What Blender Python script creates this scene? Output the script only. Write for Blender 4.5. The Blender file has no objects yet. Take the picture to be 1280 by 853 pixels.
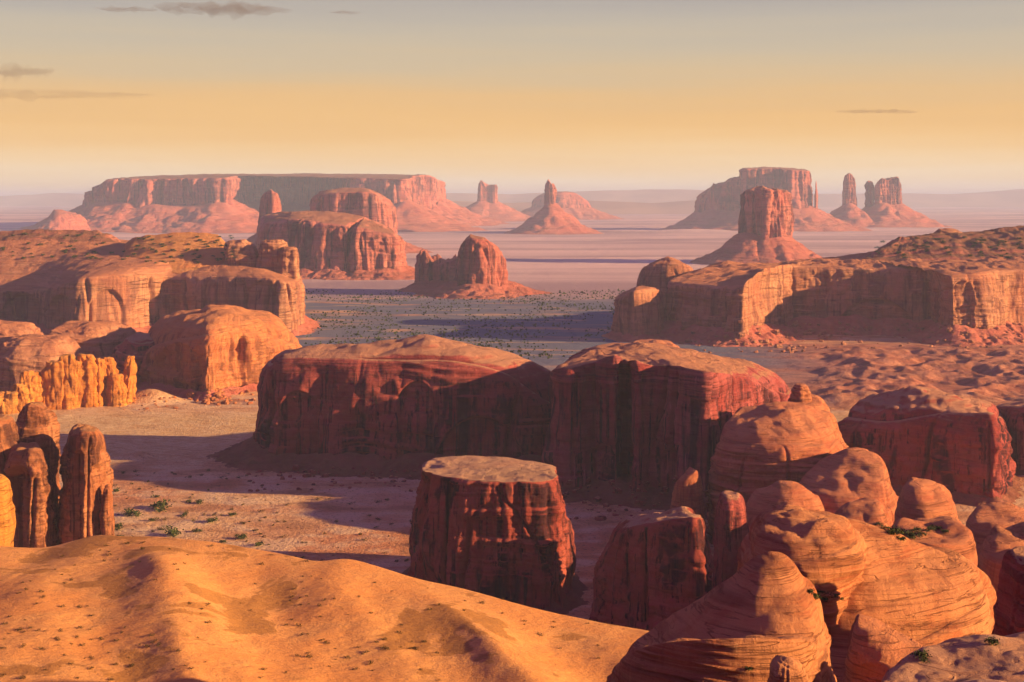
import bpy, math, random
import numpy as np

R = math.radians
C = bpy.context.scene.collection
random.seed(4)

# ------------------------------------------------------------------ camera, world, sun, exposure
F, HC, VH, UC = 1778.0, 150.0, 247.0, 640.0      # focal length in photo pixels, eye height, horizon row, centre column
sc = bpy.context.scene
cam = bpy.data.objects.new('camera', bpy.data.cameras.new('camera'))
C.objects.link(cam)
cam.location = (0, 0, HC)
cam.rotation_euler = (R(90), 0, 0)
cam.data.sensor_width = 36
cam.data.lens = 36 * F / 1280
cam.data.shift_y = -(426.5 - VH) / 1280
cam.data.clip_start = 1
cam.data.clip_end = 300000
sc.camera = cam

SUN_ELEV, SUN_AZ = 14.0, -12.0          # degrees above the plain; degrees the sun stands beyond the picture plane (negative: on the camera's side)
sx, sy, sz = (math.cos(R(SUN_ELEV)) * math.cos(R(SUN_AZ)), math.cos(R(SUN_ELEV)) * math.sin(R(SUN_AZ)), math.sin(R(SUN_ELEV)))
sun = bpy.data.objects.new('sun', bpy.data.lights.new('sun', 'SUN'))
C.objects.link(sun)
sun.data.energy = 5.0
sun.data.angle = R(0.6)
sun.data.color = (1.0, 0.67, 0.25)
from mathutils import Vector
sun.rotation_euler = Vector((sx, sy, sz)).to_track_quat('Z', 'Y').to_euler()

world = bpy.data.worlds.new('World')
sc.world = world
world.use_nodes = True
wn, wl = world.node_tree.nodes, world.node_tree.links
wn.clear()
def srgb(r, g, b):
    f = lambda c: (c / 255 / 12.92) if c <= 10 else ((c / 255 + .055) / 1.055) ** 2.4
    return (f(r), f(g), f(b), 1)
wo = wn.new('ShaderNodeOutputWorld'); bg = wn.new('ShaderNodeBackground')
sky = wn.new('ShaderNodeTexSky'); sky.sky_type = 'NISHITA'; sky.sun_disc = False
sky.sun_elevation = R(SUN_ELEV); sky.sun_rotation = R(90 - SUN_AZ)
sky.dust_density = 3.0
tc = wn.new('ShaderNodeTexCoord'); sp = wn.new('ShaderNodeSeparateXYZ')
wl.new(tc.outputs['Generated'], sp.inputs[0])
wob = wn.new('ShaderNodeTexNoise'); wob.inputs['Scale'].default_value = 3.0; wob.inputs['Detail'].default_value = 4
wmap = wn.new('ShaderNodeMapping'); wmap.inputs['Scale'].default_value = (1, 1, 22)
wl.new(tc.outputs['Generated'], wmap.inputs[0]); wl.new(wmap.outputs[0], wob.inputs['Vector'])
wadd = wn.new('ShaderNodeMath'); wadd.operation = 'MULTIPLY_ADD'; wadd.inputs[1].default_value = 0.03; 
wl.new(wob.outputs[0], wadd.inputs[0]); wl.new(sp.outputs[2], wadd.inputs[2])
mr = wn.new('ShaderNodeMapRange'); mr.inputs[1].default_value = 0.015; mr.inputs[2].default_value = 0.515
wl.new(wadd.outputs[0], mr.inputs[0])
rp = wn.new('ShaderNodeValToRGB'); rp.color_ramp.interpolation = 'B_SPLINE'
SKY = [(0.0, (250, 230, 204)), (0.03, (250, 222, 178)), (0.075, (243, 194, 124)), (0.125, (234, 182, 114)), (0.18, (206, 184, 148)),
       (0.265, (180, 174, 164)), (0.36, (122, 108, 130)), (1.0, (96, 82, 146))]
el = rp.color_ramp.elements
while len(el) < len(SKY): el.new(0.5)
for e, (p, c) in zip(el, SKY): e.position = p; e.color = srgb(*c)
wl.new(mr.outputs[0], rp.inputs[0])
nis = wn.new('ShaderNodeMix'); nis.data_type = 'RGBA'; nis.blend_type = 'MIX'
scl = wn.new('ShaderNodeMix'); scl.data_type = 'RGBA'; scl.blend_type = 'MULTIPLY'; scl.inputs[0].default_value = 1
scl.inputs[7].default_value = (8.9, 8.9, 8.9, 1)      # the dawn glow, in the units of the physical sky (background strength 0.1)
# the dawn glow fills the half of the sky ahead and towards the sun; the sky behind is still dusky violet
dus = wn.new('ShaderNodeMix'); dus.data_type = 'RGBA'
dmr = wn.new('ShaderNodeMapRange'); dmr.interpolation_type = 'SMOOTHSTEP'; dmr.inputs[1].default_value = 0.55; dmr.inputs[2].default_value = -0.35
dxy = wn.new('ShaderNodeMath'); dxy.operation = 'MULTIPLY_ADD'; dxy.inputs[1].default_value = 0.25
wl.new(sp.outputs[0], dxy.inputs[0]); wl.new(sp.outputs[1], dxy.inputs[2]); wl.new(dxy.outputs[0], dmr.inputs[0]); wl.new(dmr.outputs[0], dus.inputs[0])
wl.new(rp.outputs[0], dus.inputs[6]); dus.inputs[7].default_value = srgb(112, 72, 142)
wl.new(dus.outputs[2], scl.inputs[6])
nis.inputs[0].default_value = 0.9
wl.new(sky.outputs[0], nis.inputs[6]); wl.new(scl.outputs[2], nis.inputs[7])
wl.new(nis.outputs[2], bg.inputs[0]); bg.inputs[1].default_value = 0.05
wl.new(bg.outputs[0], wo.inputs[0])

sc.view_settings.view_transform = 'Standard'
sc.view_settings.look = 'None'
sc.view_settings.exposure = 1.38
sc.view_settings.gamma = 1
sc.view_settings.use_curve_mapping = False
sc.render.engine = 'CYCLES'
cy = sc.cycles
cy.use_denoising = True
cy.max_bounces = 5; cy.diffuse_bounces = 3; cy.glossy_bounces = 1; cy.volume_bounces = 1; cy.transparent_max_bounces = 12
cy.caustics_reflective = False; cy.caustics_refractive = False
cy.use_adaptive_sampling = True; cy.adaptive_threshold = 0.02

# ------------------------------------------------------------------ noise (numpy)
_G = np.array([(1,1,0),(-1,1,0),(1,-1,0),(-1,-1,0),(1,0,1),(-1,0,1),(1,0,-1),(-1,0,-1),(0,1,1),(0,-1,1),(0,1,-1),(0,-1,-1),(1,1,0),(-1,1,0),(0,-1,1),(0,-1,-1)], np.float32)
def _h(ix, iy, iz, seed):
    h = (ix.astype(np.uint32) * np.uint32(0x8da6b343)) ^ (iy.astype(np.uint32) * np.uint32(0xd8163841)) ^ (iz.astype(np.uint32) * np.uint32(0xcb1ab31f)) ^ np.uint32((seed * 7919 + 101) & 0xffffffff)
    h ^= h >> np.uint32(15); h *= np.uint32(0x2c1b3c6d); h ^= h >> np.uint32(12); h *= np.uint32(0x297a2d39); h ^= h >> np.uint32(15)
    return (h & np.uint32(15)).astype(np.int64)
def noise(x, y, z, seed=0):
    x, y, z = np.broadcast_arrays(np.asarray(x, np.float64), np.asarray(y, np.float64), np.asarray(z, np.float64))
    ix, iy, iz = np.floor(x).astype(np.int64), np.floor(y).astype(np.int64), np.floor(z).astype(np.int64)
    fx, fy, fz = x - ix, y - iy, z - iz
    u, v, w = (t * t * t * (t * (t * 6 - 15) + 10) for t in (fx, fy, fz))
    def g(a, b, c):
        gr = _G[_h(ix + a, iy + b, iz + c, seed)]
        return gr[..., 0] * (fx - a) + gr[..., 1] * (fy - b) + gr[..., 2] * (fz - c)
    def L(a, b, t): return a + (b - a) * t
    return L(L(L(g(0,0,0), g(1,0,0), u), L(g(0,1,0), g(1,1,0), u), v), L(L(g(0,0,1), g(1,0,1), u), L(g(0,1,1), g(1,1,1), u), v), w)
def fbm(x, y, z, octv=4, seed=0, gain=0.5):
    r, a, k = 0, 1.0, 1.0
    for i in range(octv):
        r = r + a * noise(x * k, y * k, z * k, seed + i); a *= gain; k *= 2.03
    return r
def sstep(a, b, t):
    t = np.clip((t - a) / (b - a), 0, 1); return t * t * (3 - 2 * t)

# ------------------------------------------------------------------ helpers
def W(u, v, D): return ((u - UC) / F * D, D, HC + (VH - v) / F * D)      # photo pixel + distance -> point in the valley
def tag(o, label=None, cat=None, group=None, kind=None):
    for k, val in (('label', label), ('category', cat), ('group', group), ('kind', kind)):
        if val: o[k] = val
    return o
def empty(name, loc):
    o = bpy.data.objects.new(name, None); C.objects.link(o); o.location = loc; o.empty_display_size = 1
    return o
def mesh_obj(name, V, Q, mats, parent=None, smooth=True, origin=None, T=None):
    V = np.asarray(V, np.float32).reshape(-1, 3)
    if origin is not None: V = V - np.asarray(origin, np.float32)
    me = bpy.data.meshes.new(name)
    me.vertices.add(len(V)); me.vertices.foreach_set('co', V.ravel())
    Q = np.asarray(Q, np.int32)
    k = Q.shape[1]
    me.loops.add(Q.size); me.loops.foreach_set('vertex_index', Q.ravel())
    me.polygons.add(len(Q)); me.polygons.foreach_set('loop_start', np.arange(0, Q.size, k, dtype=np.int32))
    me.polygons.foreach_set('use_smooth', np.full(len(Q), smooth, bool))
    me.update(calc_edges=True)
    me.validate()
    for m in (mats if isinstance(mats, (list, tuple)) else [mats]): me.materials.append(m)
    o = bpy.data.objects.new(name, me); C.objects.link(o)
    if parent is not None: o.parent = parent
    elif origin is not None: o.location = origin
    return o
def quads(K, M, closed=True):
    i = np.arange(K - 1)[:, None]; n = M if closed else M - 1
    j = np.arange(n)[None, :]; j2 = (j + 1) % M
    return np.stack([i * M + j, i * M + j2, (i + 1) * M + j2, (i + 1) * M + j], -1).reshape(-1, 4)

# ------------------------------------------------------------------ materials
class NT:
    def __init__(s, name):
        s.m = bpy.data.materials.new(name); s.m.use_nodes = True
        s.t = s.m.node_tree; s.t.nodes.clear()
        s.out = s.t.nodes.new('ShaderNodeOutputMaterial')
        s.geo = s.t.nodes.new('ShaderNodeNewGeometry')
    def n(s, kind, **kw):
        x = s.t.nodes.new(kind)
        for k, v in kw.items():
            if k.startswith('i_'):
                key = k[2:]; key = int(key) if key.isdigit() else key
                if hasattr(v, 'is_output'): s.t.links.new(v, x.inputs[key])
                else: x.inputs[key].default_value = v
            else: setattr(x, k, v)
        return x
    def math(s, op, a, b=0.0, c=0.0): return s.n('ShaderNodeMath', operation=op, i_0=a, i_1=b, i_2=c).outputs[0]
    def ramp(s, a, lo, hi, x0=0.0, x1=1.0): return s.n('ShaderNodeMapRange', interpolation_type='SMOOTHSTEP', i_0=a, i_1=lo, i_2=hi, i_3=x0, i_4=x1).outputs[0]
    def noise(s, scale, detail=4, sx=1, sy=1, sz=1, rough=0.55, rot=(0, 0, 0), dist=0.0, vec=None):
        mp = s.n('ShaderNodeMapping', i_Vector=vec or s.geo.outputs['Position'], i_Scale=(sx * scale, sy * scale, sz * scale), i_Rotation=rot)
        return s.n('ShaderNodeTexNoise', i_Vector=mp.outputs[0], i_Scale=1.0, i_Detail=detail, i_Roughness=rough, i_Distortion=dist).outputs[0]
    def mix(s, f, a, b, blend='MIX'):
        x = s.n('ShaderNodeMix', data_type='RGBA', blend_type=blend)
        for sock, v in ((x.inputs[0], f), (x.inputs[6], a), (x.inputs[7], b)):
            if hasattr(v, 'is_output'): s.t.links.new(v, sock)
            else: sock.default_value = v if not isinstance(v, tuple) or len(v) == 4 else (*v, 1)
        return x.outputs[2]
    def finish(s, col, bump=None, strength=0.5, dist=1.0, rough=0.95):
        b = s.n('ShaderNodeBsdfPrincipled', i_Roughness=rough)
        b.inputs['Specular IOR Level'].default_value = 0.12
        if hasattr(col, 'is_output'): s.t.links.new(col, b.inputs['Base Color'])
        else: b.inputs['Base Color'].default_value = col
        if bump is not None:
            bn = s.n('ShaderNodeBump', i_Strength=strength, i_Distance=dist, i_Height=bump)
            s.t.links.new(bn.outputs[0], b.inputs['Normal'])
        s.t.links.new(b.outputs[0], s.out.inputs[0])
        return s.m

def rock(name, base, light, dark, flat, unit=1.0, streak=0.8, strata=0.5, tilt=(0, 0, 0), bump=0.6, flat_amt=0.85, flat_from=0.8, pale=0.35, rim=None, red=1.0):
    """sandstone: blotches, thin horizontal beds, vertical water streaks on steep faces, dust on flat tops. unit = metres of one fine grain"""
    s = NT(name); u = 1.0 / unit
    if red: base, light, dark = [(min(c[0] * (1 + .10 * red), .65), c[1] * (1 - .17 * red), c[2] * (1 + .14 * red), 1) for c in (base, light, dark)]
    nz = s.n('ShaderNodeSeparateXYZ', i_0=s.geo.outputs['Normal']).outputs[2]
    blotch = s.noise(0.035 * u, 5, dist=0.6)
    beds = s.noise(0.9 * u, 6, sx=0.03, sy=0.03, rot=tilt, dist=0.3, rough=0.65)
    beds2 = s.noise(0.22 * u, 4, sx=0.05, sy=0.05, rot=tilt, dist=0.5)
    strk = s.noise(0.38 * u, 6, sz=0.035, rough=0.62, dist=0.25)
    strk2 = s.noise(0.10 * u, 5, sz=0.07, rough=0.55, dist=0.4)
    fine = s.noise(2.2 * u, 5, rough=0.7)
    col = s.mix(s.ramp(blotch, 0.36, 0.64), base, light)
    col = s.mix(s.math('MULTIPLY', s.ramp(beds, 0.42, 0.62), strata), col, light)
    col = s.mix(s.math('MULTIPLY', s.ramp(beds2, 0.5, 0.66), strata * 0.7), col, dark)
    part = s.noise(0.35 * u, 5, sx=0.06, sy=0.06, rot=tilt, dist=0.7, rough=.5)
    part = s.math('MULTIPLY', s.ramp(s.math('ABSOLUTE', s.math('SUBTRACT', part, 0.52)), 0.016, 0.004), s.ramp(blotch, .40, .56))
    col = s.mix(s.math('MULTIPLY', part, min(1, strata * .7)), col, dark)
    steep = s.ramp(s.math('ABSOLUTE', nz), 0.72, 0.35)
    col = s.mix(s.math('MULTIPLY', s.math('MULTIPLY', s.ramp(strk, 0.5, 0.66), steep), streak), col, dark)
    col = s.mix(s.math('MULTIPLY', s.math('MULTIPLY', s.ramp(strk2, 0.52, 0.64), steep), streak * 0.9), col, dark)
    varn = s.math('MULTIPLY', s.ramp(s.noise(0.05 * u, 5, sx=1.0, sy=1.0, sz=.42, rough=.6, dist=.5), .545, .63), steep)
    col = s.mix(s.math('MULTIPLY', varn, streak * .75), col, (dark[0] * .7, dark[1] * .8, dark[2] * 1.1, 1))
    if rim:                                            # the top beds are bare and banded; water stains start below the rim
        zc = s.n('ShaderNodeSeparateXYZ', i_0=s.geo.outputs['Position']).outputs[2]
        upper = s.ramp(s.math('ADD', zc, s.math('MULTIPLY', strk2, 16)), rim[0] + 8, rim[1] + 8)
        bare = s.mix(s.ramp(beds2, .44, .56), light, base)
        col = s.mix(s.math('MULTIPLY', upper, .75), col, s.mix(s.math('MULTIPLY', s.ramp(beds, .46, .58), .6), bare, dark))
    palef = s.math('MULTIPLY', s.ramp(s.noise(0.5 * u, 5, sz=0.03, rough=0.6), 0.58, 0.72), s.ramp(blotch, 0.5, 0.62))
    col = s.mix(s.math('MULTIPLY', s.math('MULTIPLY', palef, steep), pale), col, (min(light[0] * 1.25, .6), light[1] * 1.5, light[2] * 1.7, 1))
    fl = s.math('MULTIPLY', s.ramp(s.math('ADD', nz, s.math('MULTIPLY', s.math('SUBTRACT', fine, 0.5), 0.35)), flat_from, flat_from + 0.16), flat_amt)
    col = s.mix(fl, col, flat)
    col = s.mix(s.math('MULTIPLY', s.ramp(fine, 0.5, 0.72), 0.35), col, dark)
    h = s.math('ADD', s.math('MULTIPLY_ADD', part, -0.7, s.math('MULTIPLY', beds, 0.9)), s.math('ADD', s.math('MULTIPLY', strk, 0.9), s.math('MULTIPLY', fine, 0.6)))
    return s.finish(col, h, min(1, bump * 1.5), unit * 1.6)

def rgb(*c): return (c[0], c[1], c[2], 1)
M_near = rock('red_sandstone', rgb(.255, .052, .040), rgb(.37, .11, .080), rgb(.04, .015, .022), rgb(.48, .24, .165), 1.0, streak=.95, strata=.28, rim=(46, 58), flat_from=.76)  # part of the butte walls' shade is put into this dark red base
M_stump = rock('stump_sandstone', rgb(.26, .06, .038), rgb(.37, .115, .072), rgb(.036, .014, .018), rgb(.50, .27, .18), 0.8, streak=1.0, strata=.2)
M_cap = rock('pale_cap_rock', rgb(.36, .15, .095), rgb(.47, .27, .19), rgb(.12, .07, .045), rgb(.43, .24, .165), 0.5, red=.3, streak=.5, strata=.7, tilt=(R(6), R(-8), 0), flat_amt=.6, pale=.2)
M_dome = rock('orange_slickrock', rgb(.41, .122, .066), rgb(.51, .20, .105), rgb(.16, .048, .034), rgb(.52, .22, .12), 0.6, red=.25, streak=0.35, strata=0.6, tilt=(R(9), R(-7), 0), flat_amt=0.3)
M_swirl = rock('cross_bedded_slickrock', rgb(.43, .128, .06), rgb(.55, .235, .115), rgb(.17, .048, .03), rgb(.53, .24, .12), 0.3, red=.2, streak=0.2, strata=0.75, tilt=(R(-16), R(24), 0), flat_amt=0.25)
M_amber = rock('amber_sandstone', rgb(.44, .155, .07), rgb(.54, .235, .10), rgb(.13, .04, .028), rgb(.50, .20, .10), 0.9, streak=.6, strata=.3, red=.4)
M_pale = rock('pale_swirl_slickrock', rgb(.52, .25, .15), rgb(.62, .38, .25), rgb(.28, .11, .07), rgb(.58, .33, .2), 0.3, red=.3, streak=0.1, strata=0.9, tilt=(R(20), R(28), 0), flat_amt=0.2)
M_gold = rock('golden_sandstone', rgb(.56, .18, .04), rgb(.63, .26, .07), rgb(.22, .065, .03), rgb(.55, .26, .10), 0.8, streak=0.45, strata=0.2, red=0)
M_pill = rock('ochre_sandstone', rgb(.34, .125, .055), rgb(.45, .20, .095), rgb(.09, .032, .022), rgb(.42, .19, .09), 0.7, red=.5, streak=0.8, strata=0.4)
M_mid = rock('rose_sandstone', rgb(.40, .155, .09), rgb(.52, .26, .155), rgb(.17, .06, .05), rgb(.44, .17, .10), 1.6, streak=0.65, red=.35)
M_near_b = rock('cleft_red_sandstone', rgb(.275, .060, .050), rgb(.39, .13, .105), rgb(.042, .016, .024), rgb(.48, .22, .14), 1.15, streak=1.0, strata=.3, rim=(50, 62), flat_from=.76, pale=.9)  # wall shade is partly in this base too; the pale streaks are stone
M_midcap = rock('scrubby_slope', rgb(.32, .13, .075), rgb(.44, .20, .12), rgb(.09, .055, .035), rgb(.20, .095, .06), 1.4, streak=0.2, strata=0.6)
M_sandhill = rock('orange_dirt', rgb(.58, .21, .07), rgb(.64, .28, .10), rgb(.16, .08, .04), rgb(.54, .24, .09), 1.0, streak=.1, strata=.2, red=.3)
M_far = rock('distant_sandstone', rgb(.38, .13, .085), rgb(.52, .24, .16), rgb(.10, .04, .04), rgb(.34, .15, .10), 3.0, streak=0.9)
M_vfar = rock('remote_sandstone', rgb(.38, .125, .08), rgb(.50, .21, .13), rgb(.09, .035, .035), rgb(.30, .14, .10), 5.0, streak=0.9)
M_talus = rock('talus_rubble', rgb(.38, .13, .08), rgb(.48, .20, .12), rgb(.17, .06, .045), rgb(.42, .17, .10), 0.9, streak=0.0, strata=0.2, bump=0.9, flat_amt=0.3)
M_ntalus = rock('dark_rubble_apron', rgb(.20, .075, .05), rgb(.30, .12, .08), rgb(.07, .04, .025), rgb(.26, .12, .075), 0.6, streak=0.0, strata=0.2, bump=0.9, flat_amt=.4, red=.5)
M_ftalus = rock('distant_talus', rgb(.40, .14, .085), rgb(.50, .21, .13), rgb(.19, .07, .06), rgb(.42, .17, .11), 4.0, streak=0.0, strata=0.35, bump=0.8, flat_amt=0.3)

# ------------------------------------------------------------------ landform builder
def perimeter(ctrl, closed=True, n=36):
    P = np.array(ctrl, float); N = len(P); out = []
    for i in range(N):
        p0, p1, p2, p3 = P[i - 1], P[i], P[(i + 1) % N], P[(i + 2) % N]
        t = np.linspace(0, 1, n, endpoint=False)[:, None]
        m1, m2 = (p2 - p0) * .38, (p3 - p1) * .38
        out.append((2*t**3 - 3*t**2 + 1) * p1 + (t**3 - 2*t**2 + t) * m1 + (-2*t**3 + 3*t**2) * p2 + (t**3 - t**2) * m2)
    return np.concatenate(out)
def resample(P, px, back=0.3, lim=(60, 2600)):
    Q = np.roll(P, -1, 0); d = Q - P; seg = np.hypot(d[:, 0], d[:, 1])
    nx, ny = d[:, 1], -d[:, 0]
    area = np.sum(P[:, 0] * Q[:, 1] - Q[:, 0] * P[:, 1])
    sg = 1 if area > 0 else -1
    ln = np.maximum(seg, 1e-9); nx, ny = sg * nx / ln, sg * ny / ln
    f = (nx * -P[:, 0] + ny * -P[:, 1]) / np.hypot(P[:, 0], P[:, 1])
    w = back + (1 - back) * sstep(-0.35, 0.05, f)
    s = np.concatenate([[0], np.cumsum(seg * w)])
    n = int(np.clip(s[-1] / px, *lim))
    ts = np.linspace(0, s[-1], n, endpoint=False)
    PP = np.vstack([P, P[:1]])
    out = np.stack([np.interp(ts, s, PP[:, k]) for k in range(P.shape[1])], 1)
    a, b = np.roll(out, 3, 0), np.roll(out, -3, 0)
    t = b - a; l = np.maximum(np.hypot(t[:, 0], t[:, 1]), 1e-9)
    nr = sg * np.stack([t[:, 1] / l, -t[:, 0] / l], 1)
    return out, nr
def to_spine(xy, S):
    S = np.array(S, float)
    if 2 < len(S) < 9:
        for _ in range(3):
            a_, b_ = S[:-1], S[1:]
            S = np.vstack([S[:1], np.stack([.75 * a_ + .25 * b_, .25 * a_ + .75 * b_], 1).reshape(-1, 3), S[-1:]])
    if len(S) == 1: return np.repeat(S, len(xy), 0)
    best = None
    for a, b in zip(S[:-1], S[1:]):
        ab = b - a; t = np.clip(((xy - a[:2]) @ ab[:2]) / (ab[:2] @ ab[:2]), 0, 1)
        q = a + t[:, None] * ab; d = np.hypot(*(q[:, :2] - xy).T)
        if best is None: best, bd = q, d
        else:
            m = d < bd; best = np.where(m[:, None], q, best); bd = np.minimum(d, bd)
    return best

def csmooth(A, frac, passes=2):
    n = len(A); k = max(3, int(n * frac)) | 1; ker = np.hanning(k + 2)[1:-1]; ker /= ker.sum(); h = k // 2
    for _ in range(passes):
        E = np.concatenate([A[-h:], A, A[:h]])
        A = np.stack([np.convolve(E[:, c], ker, 'valid') for c in range(A.shape[1])], 1)
    return A
def formation(name, label, cat, ctrl, spine, zb=0.0, mat=None, capmat=None, batter=2.0, sh=0.12, shoulder=3.0, big=(3, 30), flute=(1.5, 9), ledge=(0.5, 5),
              crack=(0, 20), capn=(1.0, 15), capf=1.0, talus=None, alcoves=(), group=None, seed=1, step=1.25, split=True, undercut=0.0, tmat=None, cliff_name='cliff_face', cap_name='cap_rock', zwarp=7.0, rnd=0.0, cuts=(), psm=0.0, qsm=0.05, lump=(0, 10)):
    ctrl3 = [W(*(c[0], c[2], c[1])) for c in ctrl]
    Dm = min(c[1] for c in ctrl); px = step * Dm / F
    P, nr = resample(perimeter(ctrl3), px)
    S = [W(s[0], s[2], s[1]) for s in spine]
    M = len(P)
    if psm:
        P = csmooth(P, psm); t_ = np.roll(P, -3, 0) - np.roll(P, 3, 0); l_ = np.maximum(np.hypot(t_[:, 0], t_[:, 1]), 1e-9)
        n_ = np.stack([t_[:, 1] / l_, -t_[:, 0] / l_], 1); nr = n_ * np.sign(np.sum(n_ * nr))
    q = csmooth(to_spine(P[:, :2], S), qsm); q_end = to_spine(q[:, :2], S)
    zt = P[:, 2] + capn[0] * .5 * fbm(P[:, 0] / capn[1], P[:, 1] / capn[1], 0.3, 3, seed + 70)
    dirq = q[:, :2] - P[:, :2]; dist = np.maximum(np.hypot(*dirq.T), 1e-6); dirq = dirq / dist[:, None]
    hmax = float(np.max(zt) - zb)
    K1 = int(np.clip(hmax * (1 - sh) / px, 8, 420)); K2 = int(np.clip(hmax * sh / px + shoulder / px * .5, 6, 260))
    tt = np.concatenate([np.linspace(0, 1 - sh, K1, endpoint=False), 1 - sh + sh * np.sin(np.linspace(0, np.pi / 2, K2))])
    K3 = int(np.clip(np.max(dist) / px * .22, 10, 170))
    rr = np.linspace(0, 1, K3 + 1)[1:]
    T = tt[:, None]
    a = np.clip((T - (1 - sh)) / sh, 0, 1)
    inset = batter * T ** 1.3 + shoulder * (1 - np.sqrt(np.maximum(1 - a * a, 0)))
    inset = np.minimum(inset, 0.8 * dist[None, :])
    X = P[None, :, 0] + dirq[None, :, 0] * inset; Y = P[None, :, 1] + dirq[None, :, 1] * inset
    Z = zb + (zt[None, :] - zb) * T
    # cliff relief
    amp = 1 - 0.75 * a
    zz = Z + zwarp * fbm(X / 60, Y / 60, Z / 60, 2, seed + 5)
    d = big[0] * fbm(X / big[1], Y / big[1], Z / (big[1] * 1.6), 3, seed)
    nf = noise(X / flute[1], Y / flute[1], Z / (flute[1] * 9), seed + 11) + .35 * noise(X / flute[1] * 2.7, Y / flute[1] * 2.7, Z / (flute[1] * 4), seed + 12)
    d += flute[0] * (np.sqrt(np.minimum(np.abs(nf) * 2.2, 1.4)) - .75)
    le = fbm(X / 400, Y / 400, zz / ledge[1], 3, seed + 21, .6)
    lm = .35 + 1.3 * sstep(-.15, .3, noise(X / (ledge[1] * 5), Y / (ledge[1] * 5), Z / (ledge[1] * 3), seed + 26))
    d += lm * ledge[0] * np.tanh(le * 7) + lm * ledge[0] * .5 * np.tanh(fbm(X / 90, Y / 90, zz / ledge[1] * 3.1, 2, seed + 24) * 5)
    d += .4 * flute[0] * (np.sqrt(np.minimum(np.abs(noise(X / flute[1] * 2.6, Y / flute[1] * 2.6, Z / (flute[1] * 5), seed + 14)) * 2.2, 1.4)) - .7)
    d += 0.25 * flute[0] * fbm(X / flute[1] * 3.3, Y / flute[1] * 3.3, Z / flute[1] * 1.6, 3, seed + 31)
    if lump[0]: d += lump[0] * (np.abs(fbm(X / lump[1], Y / lump[1], 1.5 * Z / lump[1], 3, seed + 36, .4)) * 2.2 - .6)
    if crack[0]:
        nc = noise(X / crack[1], Y / crack[1], Z / (crack[1] * 7), seed + 41)
        d -= crack[0] * np.exp(-(nc / 0.045) ** 2) * sstep(-.1, .25, noise(X / crack[1] * .6, Y / crack[1] * .6, Z / crack[1] * .35, seed + 43) + .12)
    front = sstep(-.2, .3, -(nr[:, 1]))[None, :]
    U = UC + F * X / Y
    for (ua, hw, va, dep) in alcoves:
        Va = VH + (HC - Z) * F / Y
        e = np.clip(np.abs(U - ua) / hw, 0, 1); arch = va + (1 - np.sqrt(1 - e * e)) * hw * 1.3
        d -= dep * sstep(0, 4, Va - arch) * sstep(1.0, .86, np.abs(U - ua) / hw) * front
    for (u0, v0, u1, v1, wpx, dep) in cuts:
        Va = VH + (HC - Z) * F / Y
        k = np.clip((Va - v0) / (v1 - v0), 0, 1); uc = u0 + (u1 - u0) * k + wpx * 1.2 * noise(Va / 23, u0, .5, seed + 3)
        d -= dep * np.exp(-((U - uc) / wpx) ** 2) * sstep(v0 - 6, v0 + 4, Va) * sstep(v1 + 14, v1 - 10, Va) * front
    if undercut: d -= undercut * np.exp(-((T - .06) / .05) ** 2)
    d = d * amp
    X = X + nr[None, :, 0] * d; Y = Y + nr[None, :, 1] * d
    # top
    r = rr[:, None]
    x0, y0, z0 = X[-1], Y[-1], Z[-1]
    qe = q[None] + (q_end - q)[None] * (r ** 3)[..., None]                         # the crest closes on the spine line
    CX = x0 + (qe[..., 0] - x0) * r; CY = y0 + (qe[..., 1] - y0) * r
    CZ = z0 + (qe[..., 2] - z0) * ((1 - rnd) * r ** capf + rnd * np.sqrt(1 - (1 - r) ** 2))
    fade = sstep(0, .12, r)
    if lump[0]: CZ = CZ + fade * lump[0] * .7 * (np.abs(fbm(CX / lump[1], CY / lump[1], .4, 3, seed + 37, .4)) * 2.2 - .4)
    cz = fbm(CX / capn[1], CY / capn[1], 2.2, 4, seed + 51)
    CZ = CZ + capn[0] * fade * (cz + .35 * np.tanh(3 * noise(CX / 120, CY / 120, CZ / (capn[0] * 1.5 + .8), seed + 55)))
    org = np.array([q[:, 0].mean(), q[:, 1].mean(), zb])
    top = np.stack([CX, CY, CZ], -1)
    cl = np.stack([X, Y, Z], -1)
    if not split and not talus:
        V = np.concatenate([cl, top]); o = mesh_obj(name, V, quads(len(V), M), mat, None, True, org)
        return tag(o, label, cat, group)
    e = tag(empty(name, org), label, cat, group)
    if split:
        mesh_obj(cliff_name, cl, quads(len(cl), M), mat, e, True, org)
        V = np.concatenate([cl[-1:], top]); mesh_obj(cap_name, V, quads(len(V), M), capmat or mat, e, True, org)
    else:
        V = np.concatenate([cl, top]); mesh_obj(cliff_name, V, quads(len(V), M), mat, e, True, org)
    if talus:
        th, tw, rough = talus[:3]; lowz = talus[3] if len(talus) > 3 else -2.0
        Kt = int(np.clip(tw / px * .5, 12, 120)); t = np.linspace(0, 1, Kt)[:, None]
        base0 = P[:, :2] - nr * (batter * .2 + 1.0)
        hs = 1 + .35 * fbm(P[:, 0] / (th * 2.2), P[:, 1] / (th * 2.2), 7.7, 3, seed + 61)
        TX = base0[None, :, 0] + nr[None, :, 0] * tw * hs * t; TY = base0[None, :, 1] + nr[None, :, 1] * tw * hs * t
        # smooth the outward fan so that it does not fold at inner corners
        k = max(3, int(M * .02)) | 1; ker = np.hanning(k + 2)[1:-1]; ker /= ker.sum()
        for arr in (TX, TY):
            for i in range(1, Kt):
                row = arr[i]; ext = np.concatenate([row[-k:], row, row[:k]])
                sm = np.convolve(ext, ker, 'same')[k:-k]; w = min(1, 1.6 * t[i, 0]); arr[i] = row * (1 - w) + sm * w
        TZ = zb + lowz + (th * hs - lowz) * (1 - t) ** 1.45
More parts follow.
